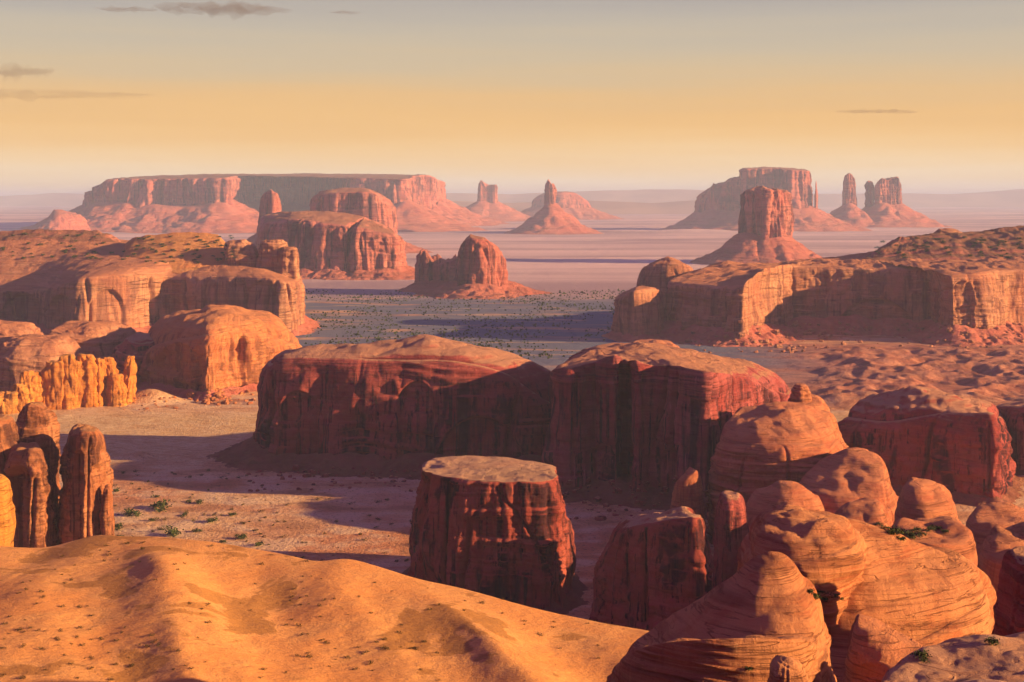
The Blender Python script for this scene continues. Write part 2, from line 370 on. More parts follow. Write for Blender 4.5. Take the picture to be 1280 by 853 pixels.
        gully = np.abs(noise(TX / (th * .5), TY / (th * .5), 3.1, seed + 63))
        rn = fbm(TX / rough[1], TY / rough[1], 1.7, 4, seed + 62, .6)
        TZ = TZ + rough[0] * rn * sstep(0, .15, t) * sstep(1.0, .8, t) - th * .16 * (.4 - gully) * sstep(0, .3, t) * sstep(1.0, .6, t)
        mesh_obj('talus_slope', np.stack([TX, TY, TZ], -1), quads(Kt, M)[:, ::-1], tmat or M_talus, e, True, org)
    return e

def dome(name, label, cat, u, hw, vtop, D, deep, zb=0.0, mat=None, sq=0.7, rnd=0.6, apex=(0, 0), rot=0.0, big=(1.5, 14), ledge=(.35, 2.2), tilt=(0.12, -0.1), groove=0.0, flute=(0, 6),
         sides=12, group=None, seed=1, step=1.25, crest=None, up=1.0, alcoves=()):
    """a rounded slickrock boss: elliptical plan, superellipse profile, bedding steps that dip with the cross-beds"""
    cx, cyy, zt = W(u, vtop, D); rx = hw / F * D; ry = deep
    px = step * (D - ry) / F
    th = np.linspace(0, 2 * np.pi, 1200, endpoint=False)
    wv = 1 + .16 * noise(np.cos(th) * 1.3 + seed * 3.1, np.sin(th) * 1.3, .5, seed) + .06 * noise(np.cos(th) * 3.7, np.sin(th) * 3.7 + seed, .5, seed + 1)
    ex = np.sign(np.cos(th)) * np.abs(np.cos(th)) ** sq; ey = np.sign(np.sin(th)) * np.abs(np.sin(th)) ** sq
    ax, ay = ex * rx * wv, ey * ry * wv
    c, s = math.cos(R(rot)), math.sin(R(rot))
    P0 = np.stack([cx + ax * c - ay * s, cyy + ax * s + ay * c, np.zeros_like(th)], 1)
    P, nr = resample(P0, px)
    M = len(P)
    h = zt - zb
    K = int(np.clip((h + max(rx, ry) * .7) / px, 30, 620))
    t = np.linspace(0, 1, K)[:, None]
    # arc-length-ish parameter: lower half climbs the flank, upper half closes over the top
    a = t * np.pi / 2
    rad = np.abs(np.cos(a)) ** rnd; zf = np.abs(np.sin(a)) ** up
    axx, ayy = cx + apex[0] * rx, cyy + apex[1] * ry
    sh = zf ** 1.5
    X = (P[None, :, 0] - cx) * rad + cx + (axx - cx) * sh; Y = (P[None, :, 1] - cyy) * rad + cyy + (ayy - cyy) * sh
    Z = zb + h * zf + 0 * X
    if crest is not None:                         # crest = (du, dz): the top drops along a line towards one side
        Z = Z - crest[1] * sstep(0, 1, (X - cx) / rx * crest[0]) * zf
    G = np.stack([X, Y, Z], -1)
    du = np.roll(G, -1, 1) - np.roll(G, 1, 1); dv = np.gradient(G, axis=0)
    n = np.cross(du, dv); n /= np.maximum(np.linalg.norm(n, axis=-1, keepdims=True), 1e-9)
    sgn = np.sign(np.mean(n[K // 3, :, 0] * nr[:, 0] + n[K // 3, :, 1] * nr[:, 1])); n *= sgn
    n[-3:] = (0, 0, 1)
    d = big[0] * fbm(X / big[1], Y / big[1], Z / big[1], 4, seed, .42)
    zz = Z + tilt[0] * X + tilt[1] * Y + .12 * big[1] * fbm(X / (big[1] * 1.2), Y / (big[1] * 1.2), Z / big[1], 2, seed + 4)
    d += ledge[0] * np.tanh(4 * fbm(X / 150, Y / 150, zz / ledge[1], 3, seed + 8, .6))
    if groove: d -= groove * np.abs(np.sin(zz / ledge[1] * 5 + 2 * noise(X / 9, Y / 9, Z / 9, seed + 17))) ** 6
    if flute[0]:
        steep = sstep(.8, .4, np.abs(n[..., 2]))
        nf = noise(X / flute[1], Y / flute[1], Z / (flute[1] * 7), seed + 13)
        d += steep * flute[0] * (np.sqrt(np.minimum(np.abs(nf) * 2.2, 1.4)) - .75)
        d -= steep * flute[0] * .8 * np.exp(-(noise(X / flute[1] / 2, Y / flute[1] / 2, Z / flute[1] / 12, seed + 15) / .05) ** 2)
    U = UC + F * X / Y; Va = VH + (HC - Z) * F / Y
    for (ua, hwa, va, dep) in alcoves:
        e = np.clip(np.abs(U - ua) / hwa, 0, 1); arch = va + (1 - np.sqrt(1 - e * e)) * hwa * 1.3
        d = d - dep * sstep(0, 4, Va - arch) * sstep(1.0, .8, np.abs(U - ua) / hwa) * sstep(.2, -.3, n[..., 1])
    fade = np.ones_like(t); fade[-1] = 0; fade = np.minimum(1, (1 - t) / .03)
    G = G + n * (d * (fade))[..., None] + 0
    G[..., 2] += (d.mean() * 0)
    org = np.array([cx, cyy, zb])
    o = mesh_obj(name, G, quads(K, M), mat, None, True, org)
    return tag(o, label, cat, group)

# ------------------------------------------------------------------ ground
def ground_z(x, y):
    dd = np.hypot(x, y)
    z = 1.6 * fbm(x / 90, y / 90, .5, 4, 300) * sstep(350, 700, y) + 0.45 * fbm(x / 11, y / 11, .5, 3, 301) * sstep(2500, 900, dd)
    z = z + sstep(2500, 7000, dd) * 14 * fbm(x / 900, y / 420, .5, 3, 302)
    u = UC + F * x / np.maximum(y, 1)
    bad = sstep(960, 1080, u) * sstep(980, 1060, y) * sstep(1480, 1330, y)          # badlands below the right-hand mesa
    z = z + bad * (9.0 * (.6 - np.abs(fbm(x / 55, y / 70, 1.5, 4, 303))) + 2.5 * np.abs(noise(x / 14, y / 18, 2.5, 305)))
    z = z + sstep(400, 90, y) * 0 + np.clip(147.5 - 1.35 * np.maximum(y, 0), -2, 147.5) * sstep(140, 100, y)
    z = np.maximum(z, 70 * sstep(.03, .08, x / np.maximum(y, 1)) * sstep(232, 205, y) * (y > 30))
    r = np.hypot((x - W(165, 574, 815)[0]) / 13, (y - 822) / 10)
    z = z + 3.2 * sstep(1.2, .2, r)                                                   # low red hummock on the flat
    r2 = np.hypot((x - W(185, 490, 1040)[0]) / 24, (y - 1045) / 16)
    z = z + 9 * sstep(1.3, 0, r2)                                                     # sand heap at the foot of the dome
    return z
rows = np.concatenate([np.linspace(-600, -20, 14), np.linspace(0, 150, 60, endpoint=False), np.concatenate([np.geomspace(150, 950, 330, endpoint=False), np.geomspace(950, 1600, 220, endpoint=False), np.geomspace(1600, 70000, 560)])])
cols = np.concatenate([np.linspace(-2.2, -.45, 60, endpoint=False), np.linspace(-.45, .45, 640), np.linspace(.45, 2.2, 61)[1:]])
gw = np.maximum(np.abs(rows), 120)[:, None]
GX = cols[None, :] * gw; GY = np.repeat(rows[:, None], len(cols), 1)
GZ = ground_z(GX, GY)
s = NT('desert_floor')
ps = s.n('ShaderNodeSeparateXYZ', i_0=s.geo.outputs['Position'])
X_, Y_ = ps.outputs[0], ps.outputs[1]
big_ = s.noise(0.006, 5, sx=.7, sy=1.6, dist=.8); med_ = s.noise(0.035, 5, sy=1.6); fin_ = s.noise(0.45, 4, rough=.7); huge_ = s.noise(0.0011, 4, sx=.5, sy=2.2, dist=.6)
speck = s.noise(.7, 4, rough=.65)
c = s.mix(s.ramp(big_, .38, .62), rgb(.50, .20, .11), rgb(.58, .33, .20))
c = s.mix(s.math('MULTIPLY', s.ramp(med_, .45, .62), .7), c, rgb(.64, .43, .31))
c = s.mix(s.math('MULTIPLY', s.ramp(med_, .47, .36), .65), c, rgb(.32, .14, .08))
bdl = s.math('MULTIPLY', s.math('MULTIPLY', s.ramp(Y_, 960, 1080), s.ramp(Y_, 1560, 1400)), s.ramp(X_, 90, 190))
c = s.mix(s.math('MULTIPLY', bdl, .85), c, s.mix(s.ramp(s.noise(.05, 5, sy=1.8, dist=.6), .38, .62), rgb(.24, .065, .055), rgb(.42, .15, .115)))
straw = s.math('MULTIPLY', s.ramp(s.math('ADD', Y_, s.math('MULTIPLY', med_, 60)), 790, 860), s.ramp(Y_, 1010, 960))
c = s.mix(s.math('MULTIPLY', straw, .75), c, s.mix(s.ramp(s.noise(.12, 4, sy=2.5), .4, .62), rgb(.52, .30, .15), rgb(.66, .46, .28)))
scrub_shade = s.math('MULTIPLY', s.ramp(Y_, 1080, 1300), s.ramp(Y_, 2450, 2050))
scrub_shade = s.math('MULTIPLY', scrub_shade, s.ramp(X_, 330, 190))
c = s.mix(s.math('MULTIPLY', scrub_shade, s.ramp(s.noise(.012, 4, sx=.5, sy=1.4, dist=.5), .26, .50)), c, rgb(.12, .125, .21))  # dark scrub tone, with the plain's blue shade painted into the colour
c = s.mix(s.math('MULTIPLY', s.math('MULTIPLY', scrub_shade, s.ramp(s.noise(.018, 4, sx=.35, sy=1.6, dist=.7), .6, .68)), .6), c, rgb(.48, .30, .2))
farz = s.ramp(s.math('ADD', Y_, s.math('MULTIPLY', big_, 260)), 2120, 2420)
c = s.mix(farz, c, s.mix(s.ramp(huge_, .32, .68), rgb(.33, .21, .27), rgb(.66, .44, .47)))  # lilac of the ground mist is put into the far plain's colour
c = s.mix(s.math('MULTIPLY', s.ramp(fin_, .52, .7), .5), c, rgb(.16, .09, .05))
c = s.mix(s.math('MULTIPLY', s.ramp(speck, .58, .64), s.ramp(Y_, 1300, 700, 0, .75)), c, rgb(.12, .065, .035))
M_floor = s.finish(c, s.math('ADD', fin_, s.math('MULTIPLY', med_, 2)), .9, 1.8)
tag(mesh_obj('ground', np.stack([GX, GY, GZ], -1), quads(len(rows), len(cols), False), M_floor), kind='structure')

# ------------------------------------------------------------------ the foreground dune
DXY = [(-260, 292), (-60, 290), (60, 296), (120, 300), (175, 297), (240, 292), (330, 288), (395, 283), (430, 284), (520, 278), (620, 272), (700, 268), (790, 262), (860, 255), (1000, 240)]
DV = [700, 686, 684, 668, 671, 677, 691, 703, 699, 724, 747, 768, 786, 800, 830]
cu = np.array([(u - UC) / F * D for (u, D) in DXY]); cD = np.array([D for _, D in DXY], float); cz = np.array([W(u, v, D)[2] for (u, D), v in zip(DXY, DV)])
def pchip(x, xs, ys):                                  # smooth interpolation of the crest
    y = np.interp(x, xs, ys)
    k = 2.2
    return sum(np.interp(x + o, xs, ys) for o in np.linspace(-k, k, 7)) / 7
def dune_z(x, y):
    yc = pchip(x, cu, cD) + 2.5 * noise(x / 14, .4, .2, 410); zc = pchip(x, cu, cz)
    s_ = yc - y                                       # metres on the near side of the crest
    near = np.where(s_ > 0, 1.0, 0.0)
    face = zc - .055 * np.maximum(s_, 0) - .0007 * np.maximum(s_ - 25, 0) ** 2
    # spurs and gullies run down to the right
    w = x - .5 * s_
    g = 3.7 * sstep(-2, 26, s_) * (.55 - 1.5 * np.sqrt(noise(w / 36 + 1.08, s_ / 240, .3, 411) ** 2 + .004) + .40 * noise(w / 16, s_ / 90, .7, 412)) + .28 * sstep(4, 20, s_) * fbm(x / 12, y / 12, .1, 3, 413)
    back = zc - .62 * np.maximum(-s_ - 1.5, 0) - .10 * np.minimum(np.maximum(-s_, 0), 1.5) ** 2
    z = np.where(s_ > 0, face + g * near, back)
    return z + .03 * fbm(x / 1.6, y / 1.6, .3, 3, 414)
ys = np.concatenate([np.linspace(120, 185, 40, endpoint=False), np.linspace(185, 305, 420), np.linspace(305, 440, 90)[1:]])
xs = np.concatenate([np.linspace(-190, -100, 60, endpoint=False), np.linspace(-100, 45, 620)])
DX, DY = np.meshgrid(xs, ys)
s = NT('dune_sand')
nzd = s.n('ShaderNodeSeparateXYZ', i_0=s.geo.outputs['Normal']).outputs[2]
b1 = s.noise(.05, 5, dist=.7); b2 = s.noise(.22, 5, dist=.4); f1 = s.noise(2.5, 4, rough=.7); rp1 = s.noise(1.1, 3, sx=.35, sy=1.4, dist=.4)
c = s.mix(s.ramp(b1, .35, .65), rgb(.60, .24, .085), rgb(.66, .31, .12))
c = s.mix(s.math('MULTIPLY', s.ramp(s.math('ADD', b1, s.math('MULTIPLY', b2, .25)), .66, .70), .75), c, rgb(.33, .135, .04))   # darker crusted patches with a clear outline
c = s.mix(s.math('MULTIPLY', s.ramp(b2, .6, .72), .4), c, rgb(.36, .17, .06))
c = s.mix(s.math('MULTIPLY', s.ramp(f1, .5, .70), .4), c, rgb(.34, .15, .05))
M_dune = s.finish(c, s.math('ADD', s.math('MULTIPLY', f1, .5), s.math('ADD', rp1, b2)), .6, .5)
tag(mesh_obj('sand_dune', np.stack([DX, DY, dune_z(DX, DY)], -1), quads(len(ys), len(xs), False), M_dune), kind='structure')

# ------------------------------------------------------------------ buttes of the middle ground
formation('sandstone_butte', 'long dark red butte with a pale rolling cap beyond the sandy flat', 'butte',
    [(317, 838, 452), (320, 805, 458), (340, 792, 449), (400, 786, 449), (470, 780, 452), (560, 774, 454), (632, 772, 470), (694, 784, 500), (735, 810, 507),
     (720, 835, 480), (650, 850, 446), (560, 856, 426), (430, 862, 431), (340, 858, 441)],
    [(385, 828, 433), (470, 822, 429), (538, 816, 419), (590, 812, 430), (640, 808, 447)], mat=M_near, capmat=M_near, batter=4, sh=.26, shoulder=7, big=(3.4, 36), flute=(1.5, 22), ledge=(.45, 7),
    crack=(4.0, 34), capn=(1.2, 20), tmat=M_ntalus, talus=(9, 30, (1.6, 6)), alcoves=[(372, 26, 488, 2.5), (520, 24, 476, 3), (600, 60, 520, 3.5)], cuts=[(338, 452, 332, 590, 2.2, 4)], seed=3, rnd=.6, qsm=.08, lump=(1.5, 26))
formation('sandstone_butte', 'sheer dark red butte split by long vertical cracks, right of the long butte', 'butte',
    [(684, 735, 468), (688, 716, 463), (712, 708, 460), (738, 714, 455), (770, 703, 446), (785, 714, 452), (796, 694, 452), (820, 696, 458), (850, 682, 459), (889, 672, 466), (902, 700, 468), (945, 760, 474), (988, 800, 492),
     (985, 850, 478), (900, 870, 452), (800, 870, 432), (715, 840, 445)],
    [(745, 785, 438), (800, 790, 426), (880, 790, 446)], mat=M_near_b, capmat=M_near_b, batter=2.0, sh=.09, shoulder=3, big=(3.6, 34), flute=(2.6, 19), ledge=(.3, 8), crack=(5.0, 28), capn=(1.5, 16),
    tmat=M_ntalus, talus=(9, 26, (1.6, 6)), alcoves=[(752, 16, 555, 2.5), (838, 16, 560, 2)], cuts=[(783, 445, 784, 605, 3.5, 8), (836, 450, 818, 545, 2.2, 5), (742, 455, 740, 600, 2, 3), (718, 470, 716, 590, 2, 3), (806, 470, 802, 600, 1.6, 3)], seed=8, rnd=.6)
formation('sandstone_stump', 'stump shaped dark butte with flat pale top behind the dune', 'butte',
    [(508, 552, 588), (514, 532, 592), (552, 517, 600), (612, 508, 606), (676, 508, 606), (712, 524, 598), (708, 565, 581), (640, 584, 569), (560, 584, 567), (518, 570, 575)],
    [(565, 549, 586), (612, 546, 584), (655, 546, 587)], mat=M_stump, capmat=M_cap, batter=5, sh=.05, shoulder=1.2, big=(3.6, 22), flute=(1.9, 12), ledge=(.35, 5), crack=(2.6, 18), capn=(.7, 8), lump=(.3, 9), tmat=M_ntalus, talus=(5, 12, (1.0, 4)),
    cuts=[(622, 612, 690, 705, 2.5, 2.0), (560, 610, 552, 740, 3, 1.6)], seed=13)
formation('sandstone_butte', 'low dark butte with rounded tops in the shade at the right', 'butte',
    [(1040, 770, 520), (1048, 745, 524), (1110, 725, 530), (1180, 708, 520), (1243, 692, 520), (1255, 705, 524), (1264, 745, 524), (1250, 800, 512), (1180, 815, 500), (1090, 815, 505)],
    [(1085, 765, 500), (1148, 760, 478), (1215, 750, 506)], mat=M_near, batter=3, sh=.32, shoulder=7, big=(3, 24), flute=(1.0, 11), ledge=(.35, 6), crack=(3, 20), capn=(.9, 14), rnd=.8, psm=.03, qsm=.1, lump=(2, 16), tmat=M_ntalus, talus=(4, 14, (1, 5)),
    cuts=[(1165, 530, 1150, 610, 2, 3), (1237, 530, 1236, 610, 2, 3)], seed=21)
formation('sandstone_butte', 'dark cliff running out of the picture behind the rounded butte', 'butte',
    [(1235, 800, 508), (1262, 772, 510), (1330, 755, 510), (1420, 750, 508), (1430, 830, 505), (1300, 850, 502), (1240, 830, 503)],
    [(1290, 805, 499), (1370, 805, 497)], mat=M_near, batter=3, sh=.2, shoulder=5, big=(3, 25), flute=(1.2, 9), ledge=(.3, 6), crack=(2, 18), capn=(1, 12), tmat=M_ntalus, talus=(6, 16, (1, 5)), seed=22)
formation('sandstone_block', 'squat dark red rock right of the flat topped stump', 'rock',
    [(738, 498, 690), (746, 482, 682), (785, 470, 664), (832, 462, 656), (872, 456, 652), (891, 464, 655), (894, 490, 648), (870, 505, 640), (800, 512, 645), (750, 510, 668)],
    [(795, 490, 650), (852, 486, 637)], mat=M_stump, batter=3, sh=.32, shoulder=4, big=(2.0, 15), flute=(.7, 9), ledge=(.15, 4), crack=(2.0, 14), capn=(.5, 9), rnd=.85, psm=.03, qsm=.1, lump=(1, 9), split=False, cuts=[(806, 665, 803, 780, 2.5, 2.5)], seed=24)
formation('sandstone_pillar', 'short red pillar in the gap between the cracked butte and the domes', 'rock',
    [(836, 615, 602), (842, 606, 600), (862, 603, 596), (878, 606, 590), (882, 618, 590), (872, 628, 585), (848, 626, 592)],
    [(862, 615, 584)], mat=M_dome, batter=2, sh=.2, shoulder=2.5, big=(1, 8), flute=(.6, 5), ledge=(.2, 3), capn=(.4, 5), split=False, seed=26)

# ------------------------------------------------------------------ slickrock domes
SL = dict(mat=M_dome, split=False, flute=(.2, 8), rnd=.65, capf=.8, capn=(.5, 13), psm=.07, qsm=.12, lump=(1.6, 16))
formation('sandstone_dome', 'big layered orange dome with a hoodoo on its summit', 'rock dome',
    [(887, 640, 548), (889, 612, 562), (930, 600, 562), (990, 594, 560), (1040, 600, 562), (1062, 625, 558), (1065, 670, 540), (1030, 710, 522), (950, 715, 522), (900, 690, 528)],
    [(925, 650, 513), (985, 652, 500), (1035, 655, 515)], batter=5, sh=.4, shoulder=8, big=(2.4, 22), ledge=(.75, 3.6), crack=(2.5, 18), seed=31, **SL)
formation('sandstone_dome', 'pale domed shoulder behind the layered orange dome', 'rock dome',
    [(962, 690, 520), (985, 670, 520), (1030, 668, 524), (1056, 680, 530), (1060, 705, 520), (1030, 725, 500), (980, 725, 500)],
    [(990, 695, 494), (1020, 695, 496)], batter=4, sh=.5, shoulder=7, big=(1.6, 14), ledge=(.4, 3), crack=(1, 16), seed=32, **SL)
dome('sandstone_hoodoo', 'little flat topped hoodoo on the summit of the layered dome', 'hoodoo', 1000, 14, 481, 690, 6, 40, M_dome, rnd=.4, big=(.6, 5), ledge=(.35, 2), seed=33, sq=.8)
formation('sandstone_dome', 'rounded orange boss sloping right below the layered dome', 'rock dome',
    [(968, 575, 640), (1000, 556, 650), (1050, 546, 650), (1100, 546, 645), (1128, 562, 632), (1130, 600, 612), (1108, 630, 590), (1050, 640, 575), (990, 615, 605)],
    [(1015, 592, 585), (1060, 596, 556), (1098, 592, 570)], batter=3, sh=.5, shoulder=7, big=(2.2, 18), ledge=(.55, 3.2), crack=(2.5, 18), seed=34, **SL)
formation('sandstone_dome', 'low smooth dome at the foot of the layered dome', 'rock dome',
    [(900, 560, 655), (922, 540, 672), (985, 530, 676), (1040, 536, 668), (1052, 560, 640), (1000, 582, 615), (930, 578, 620)],
    [(945, 560, 614), (990, 556, 600), (1022, 558, 620)], batter=3, sh=.5, shoulder=6, big=(1.8, 15), ledge=(.45, 3), crack=(2.0, 14), seed=35, **SL)
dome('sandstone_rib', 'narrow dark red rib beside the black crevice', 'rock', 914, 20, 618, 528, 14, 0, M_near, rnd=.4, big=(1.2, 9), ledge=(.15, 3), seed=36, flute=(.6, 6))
formation('sandstone_dome', 'small smooth dome half hidden behind the swirled ridge', 'rock dome',
    [(1012, 500, 668), (1060, 488, 676), (1120, 490, 672), (1138, 510, 656), (1110, 532, 636), (1050, 532, 634)],
    [(1058, 512, 632), (1095, 510, 627)], batter=3, sh=.5, shoulder=5, big=(1.4, 12), ledge=(.2, 2.6), seed=37, **SL)
formation('sandstone_dome', 'upright rounded knob with a notch in its crown', 'rock dome',
    [(1112, 468, 632), (1124, 452, 636), (1160, 446, 640), (1196, 452, 640), (1204, 470, 630), (1180, 488, 612), (1128, 488, 608)],
    [(1140, 468, 597), (1170, 468, 606)], batter=.5, sh=.4, shoulder=3, big=(1.4, 9), ledge=(.2, 2.6), seed=38, cuts=[(1162, 600, 1172, 622, 3, 1.2)], **SL)
formation('sandstone_dome', 'broad low dome with a sunlit tip at the right edge', 'rock dome',
    [(1185, 420, 660), (1210, 404, 668), (1260, 396, 676), (1320, 400, 676), (1350, 420, 660), (1310, 445, 640), (1230, 445, 636)],
    [(1222, 424, 634), (1255, 424, 629), (1300, 424, 645)], batter=3, sh=.5, shoulder=5, big=(1.4, 12), ledge=(.2, 2.6), seed=39, **SL)
formation('sandstone_dome', 'smooth pinkish dome sloping out of the picture at the right edge', 'rock dome',
    [(1205, 340, 690), (1225, 322, 705), (1280, 312, 718), (1350, 314, 718), (1380, 340, 690), (1330, 365, 662), (1240, 365, 662)],
    [(1250, 344, 660), (1300, 344, 652), (1340, 344, 655)], batter=3, sh=.5, shoulder=4, big=(1.4, 10), ledge=(.2, 2.4), seed=40, **SL)
formation('sandstone_dome', 'orange shelf of rock behind the green shrubs', 'rock dome',
    [(1095, 300, 672), (1120, 286, 682), (1180, 280, 690), (1225, 284, 690), (1240, 305, 675), (1200, 325, 655), (1120, 325, 652)],
    [(1130, 306, 652), (1185, 306, 648)], batter=2, sh=.5, shoulder=4, big=(1.2, 9), ledge=(.2, 2.4), seed=41, **SL)
SW = dict(mat=M_swirl, split=False, rnd=.5, capf=.85, zb=62, psm=.09, qsm=.12, lump=(.7, 12))
formation('sandstone_ridge', 'great swirled ridge of cross bedded rock in the foreground', 'rock ridge',
    [(886, 192, 735), (900, 178, 765), (955, 170, 800), (1040, 164, 828), (1110, 163, 832), (1185, 166, 806), (1245, 172, 772), (1266, 184, 732), (1257, 196, 718), (1180, 203, 688), (1080, 205, 660), (985, 204, 648), (915, 202, 690)],
    [(932, 187, 672), (985, 187, 639), (1050, 186, 646), (1130, 185, 671), (1220, 184, 706)], batter=1, sh=.45, shoulder=4.5, big=(1.6, 16), flute=(.1, 6), ledge=(.30, 1.7), crack=(0, 11), capn=(.6, 8), seed=44, **SW)
formation('sandstone_ridge', 'overhanging snout of swirled rock at the left end of the ridge', 'rock ridge',
    [(933, 182, 684), (941, 173, 698), (985, 169, 703), (1040, 169, 695), (1074, 173, 676), (1060, 186, 654), (1000, 190, 644), (945, 188, 660)],
    [(965, 180, 648), (1000, 180, 637), (1040, 180, 647)], mat=M_swirl, split=False, rnd=1.0, zb=99, batter=-1.6, sh=.5, shoulder=2.2, big=(1.3, 9), flute=(.15, 5), ledge=(.22, 1.3), crack=(.5, 8), capn=(.4, 5), psm=.03, qsm=.12, lump=(.7, 7), seed=45)
dome('sandstone_boss', 'dark square rock at the right edge beside the ridge', 'rock', 1292, 48, 696, 160, 7, 62, M_near, rnd=.3, big=(.8, 6), ledge=(.12, 2), seed=46, flute=(.5, 4))
formation('sandstone_ridge', 'pointed foreground rock with a glowing orange tip', 'rock ridge',
    [(728, 146, 850), (760, 134, 868), (850, 127, 872), (960, 124, 860), (1035, 126, 832), (1052, 134, 800), (1046, 146, 772), (1012, 150, 736), (960, 150, 714), (880, 150, 756), (790, 149, 812)],
    [(795, 141, 800), (865, 140, 750), (915, 139, 717), (955, 139, 696), (985, 139, 696), (1010, 139, 724)], batter=1.5, sh=.2, shoulder=2, big=(1.2, 10), flute=(.15, 5), ledge=(.26, 1.3), crack=(.8, 9), capn=(.45, 6), seed=47, mat=M_swirl, split=False, rnd=.4, capf=.85, zb=62, psm=.06, qsm=.10, lump=(.6, 11))
formation('sandstone_ledge', 'layered slab at the foot of the pointed foreground rock', 'rock ledge',
    [(731, 130, 842), (775, 122, 822), (860, 118, 810), (960, 117, 808), (1030, 119, 812), (1047, 126, 815), (1040, 134, 802), (900, 136, 802), (780, 136, 822)],
    [(830, 128, 806), (980, 127, 800)], batter=1.2, sh=.25, shoulder=.9, big=(.8, 8), flute=(.15, 4), ledge=(.28, 1.0), crack=(.5, 9), capn=(.2, 4), seed=48, **SW)
dome('sandstone_boss', 'small sunlit knob at the bottom edge of the picture', 'rock', 985, 40, 822, 113, 3.5, 80, M_swirl, rnd=.5, big=(.5, 4), ledge=(.08, 1.2), seed=49)
formation('sandstone_ledge', 'pale swirled slab in the bottom right corner', 'rock ledge',
    [(1085, 122, 850), (1105, 111, 866), (1200, 106, 872), (1300, 106, 872), (1400, 112, 860), (1400, 130, 792), (1290, 134, 797), (1190, 132, 806), (1120, 128, 824)],
    [(1170, 125, 812), (1250, 125, 803), (1350, 125, 797)], batter=1, sh=.3, shoulder=1, big=(.6, 7), flute=(.1, 4), ledge=(.14, .9), capn=(.3, 5), seed=50, mat=M_pale, split=False, rnd=.9, zb=62, psm=.04, qsm=.1, lump=(.6, 8))
formation('sandstone_ledge', 'reddish rock filling the hollow between the pointed rock and the ridge', 'rock ledge',
    [(1038, 156, 780), (1052, 147, 812), (1110, 142, 845), (1180, 144, 850), (1205, 152, 822), (1130, 158, 782), (1065, 160, 756)],
    [(1075, 153, 768), (1140, 151, 798)], batter=1.5, sh=.4, shoulder=2, big=(.8, 7), ledge=(.2, 1.4), seed=51, zb=62, mat=M_dome, split=False, rnd=.9, flute=(.2, 5), capn=(.4, 6), psm=.06, qsm=.1, lump=(.7, 7))

# ------------------------------------------------------------------ rocks on the left
PL = dict(flute=(.9, 11), ledge=(.08, 3), big=(2.6, 15), rnd=.27, sq=.8)
PF = dict(mat=M_pill, split=False, rnd=.8, capn=(.6, 7), psm=.02, qsm=.1, lump=(.8, 7), ledge=(.22, 3.5))
formation('sandstone_pillar', 'round shouldered ochre pillar right of the stone arch', 'rock pillar',
    [(77, 572, 562), (82, 556, 548), (100, 549, 541), (120, 551, 541), (133, 562, 552), (138, 578, 566), (120, 590, 545), (90, 588, 545)],
    [(98, 568, 532), (118, 568, 534)], batter=.3, sh=.12, shoulder=2.2, big=(2.2, 13), flute=(1.2, 8), crack=(2, 10), alcoves=[(96, 8, 562, 2.8), (122, 6, 580, 1.6)], cuts=[(112, 545, 108, 690, 1.6, 2)], seed=61, **PF)
formation('sandstone_pillar', 'ochre buttress curving over a dark hollow like an arch', 'rock pillar',
    [(-4, 562, 580), (6, 548, 570), (34, 542, 565), (58, 546, 566), (70, 558, 580), (73, 575, 585), (50, 585, 565), (8, 583, 566)],
    [(16, 564, 556), (44, 564, 556)], batter=2.5, sh=.16, shoulder=4, big=(2.2, 13), flute=(1.3, 8), crack=(2, 10), alcoves=[(20, 17, 582, 7), (62, 5, 620, 2)], cuts=[(44, 600, 38, 690, 2, 2.2)], seed=62, **PF)
dome('sandstone_pillar', 'ochre rock cut by the left edge behind the yellow rock', 'rock pillar', -12, 42, 522, 566, 14, 0, M_pill, seed=63, **PL)
dome('sandstone_dome', 'balanced dark dome with a lit cheek above the arch', 'rock dome', 44, 26, 504, 592, 11, 20, M_pill, seed=64, flute=(.3, 8), ledge=(.3, 3), big=(2, 11), rnd=.5)
dome('sandstone_pillar', 'thin dark buttress leaning on the right of the pillar', 'rock pillar', 134, 8, 606, 556, 5, 0, M_pill, rnd=.5, big=(1, 6), ledge=(.1, 3), flute=(.4, 4), seed=65)
dome('sandstone_pillar', 'bright yellow rock cut by the left edge above the dune', 'rock pillar', -10, 26, 596, 345, 7, 40, M_gold, rnd=.4, big=(.9, 7), ledge=(.06, 3), seed=66)

# left middle distance
formation('sandstone_mesa', 'wide mesa with a scrubby top and golden arched cliffs at the left', 'mesa',
    [(-140, 1640, 372), (-60, 1640, 368), (30, 1635, 362), (52, 1590, 362), (66, 1545, 358), (95, 1515, 348), (150, 1535, 343), (205, 1590, 345), (235, 1580, 346), (290, 1560, 346), (340, 1540, 348), (368, 1548, 353), (380, 1620, 350),
     (372, 1760, 335), (300, 1880, 312), (150, 1980, 300), (-100, 1950, 300), (-160, 1760, 330)],
    [(-60, 1760, 302), (60, 1760, 300), (180, 1760, 305), (262, 1740, 312)], mat=M_mid, capmat=M_mid, batter=5, sh=.12, shoulder=6, big=(6, 60), flute=(2.2, 20), ledge=(.4, 9), crack=(5, 44), capn=(1.6, 24), capf=.8,
    talus=(8, 26, (2, 9)), alcoves=[(134, 24, 360, 6), (75, 14, 368, 7), (28, 30, 366, 5), (325, 24, 352, 3)], cuts=[(190, 348, 194, 410, 2, 6), (228, 350, 232, 410, 2, 5), (303, 352, 310, 410, 2.5, 5), (335, 355, 330, 410, 2.5, 6)], seed=71, zwarp=9)
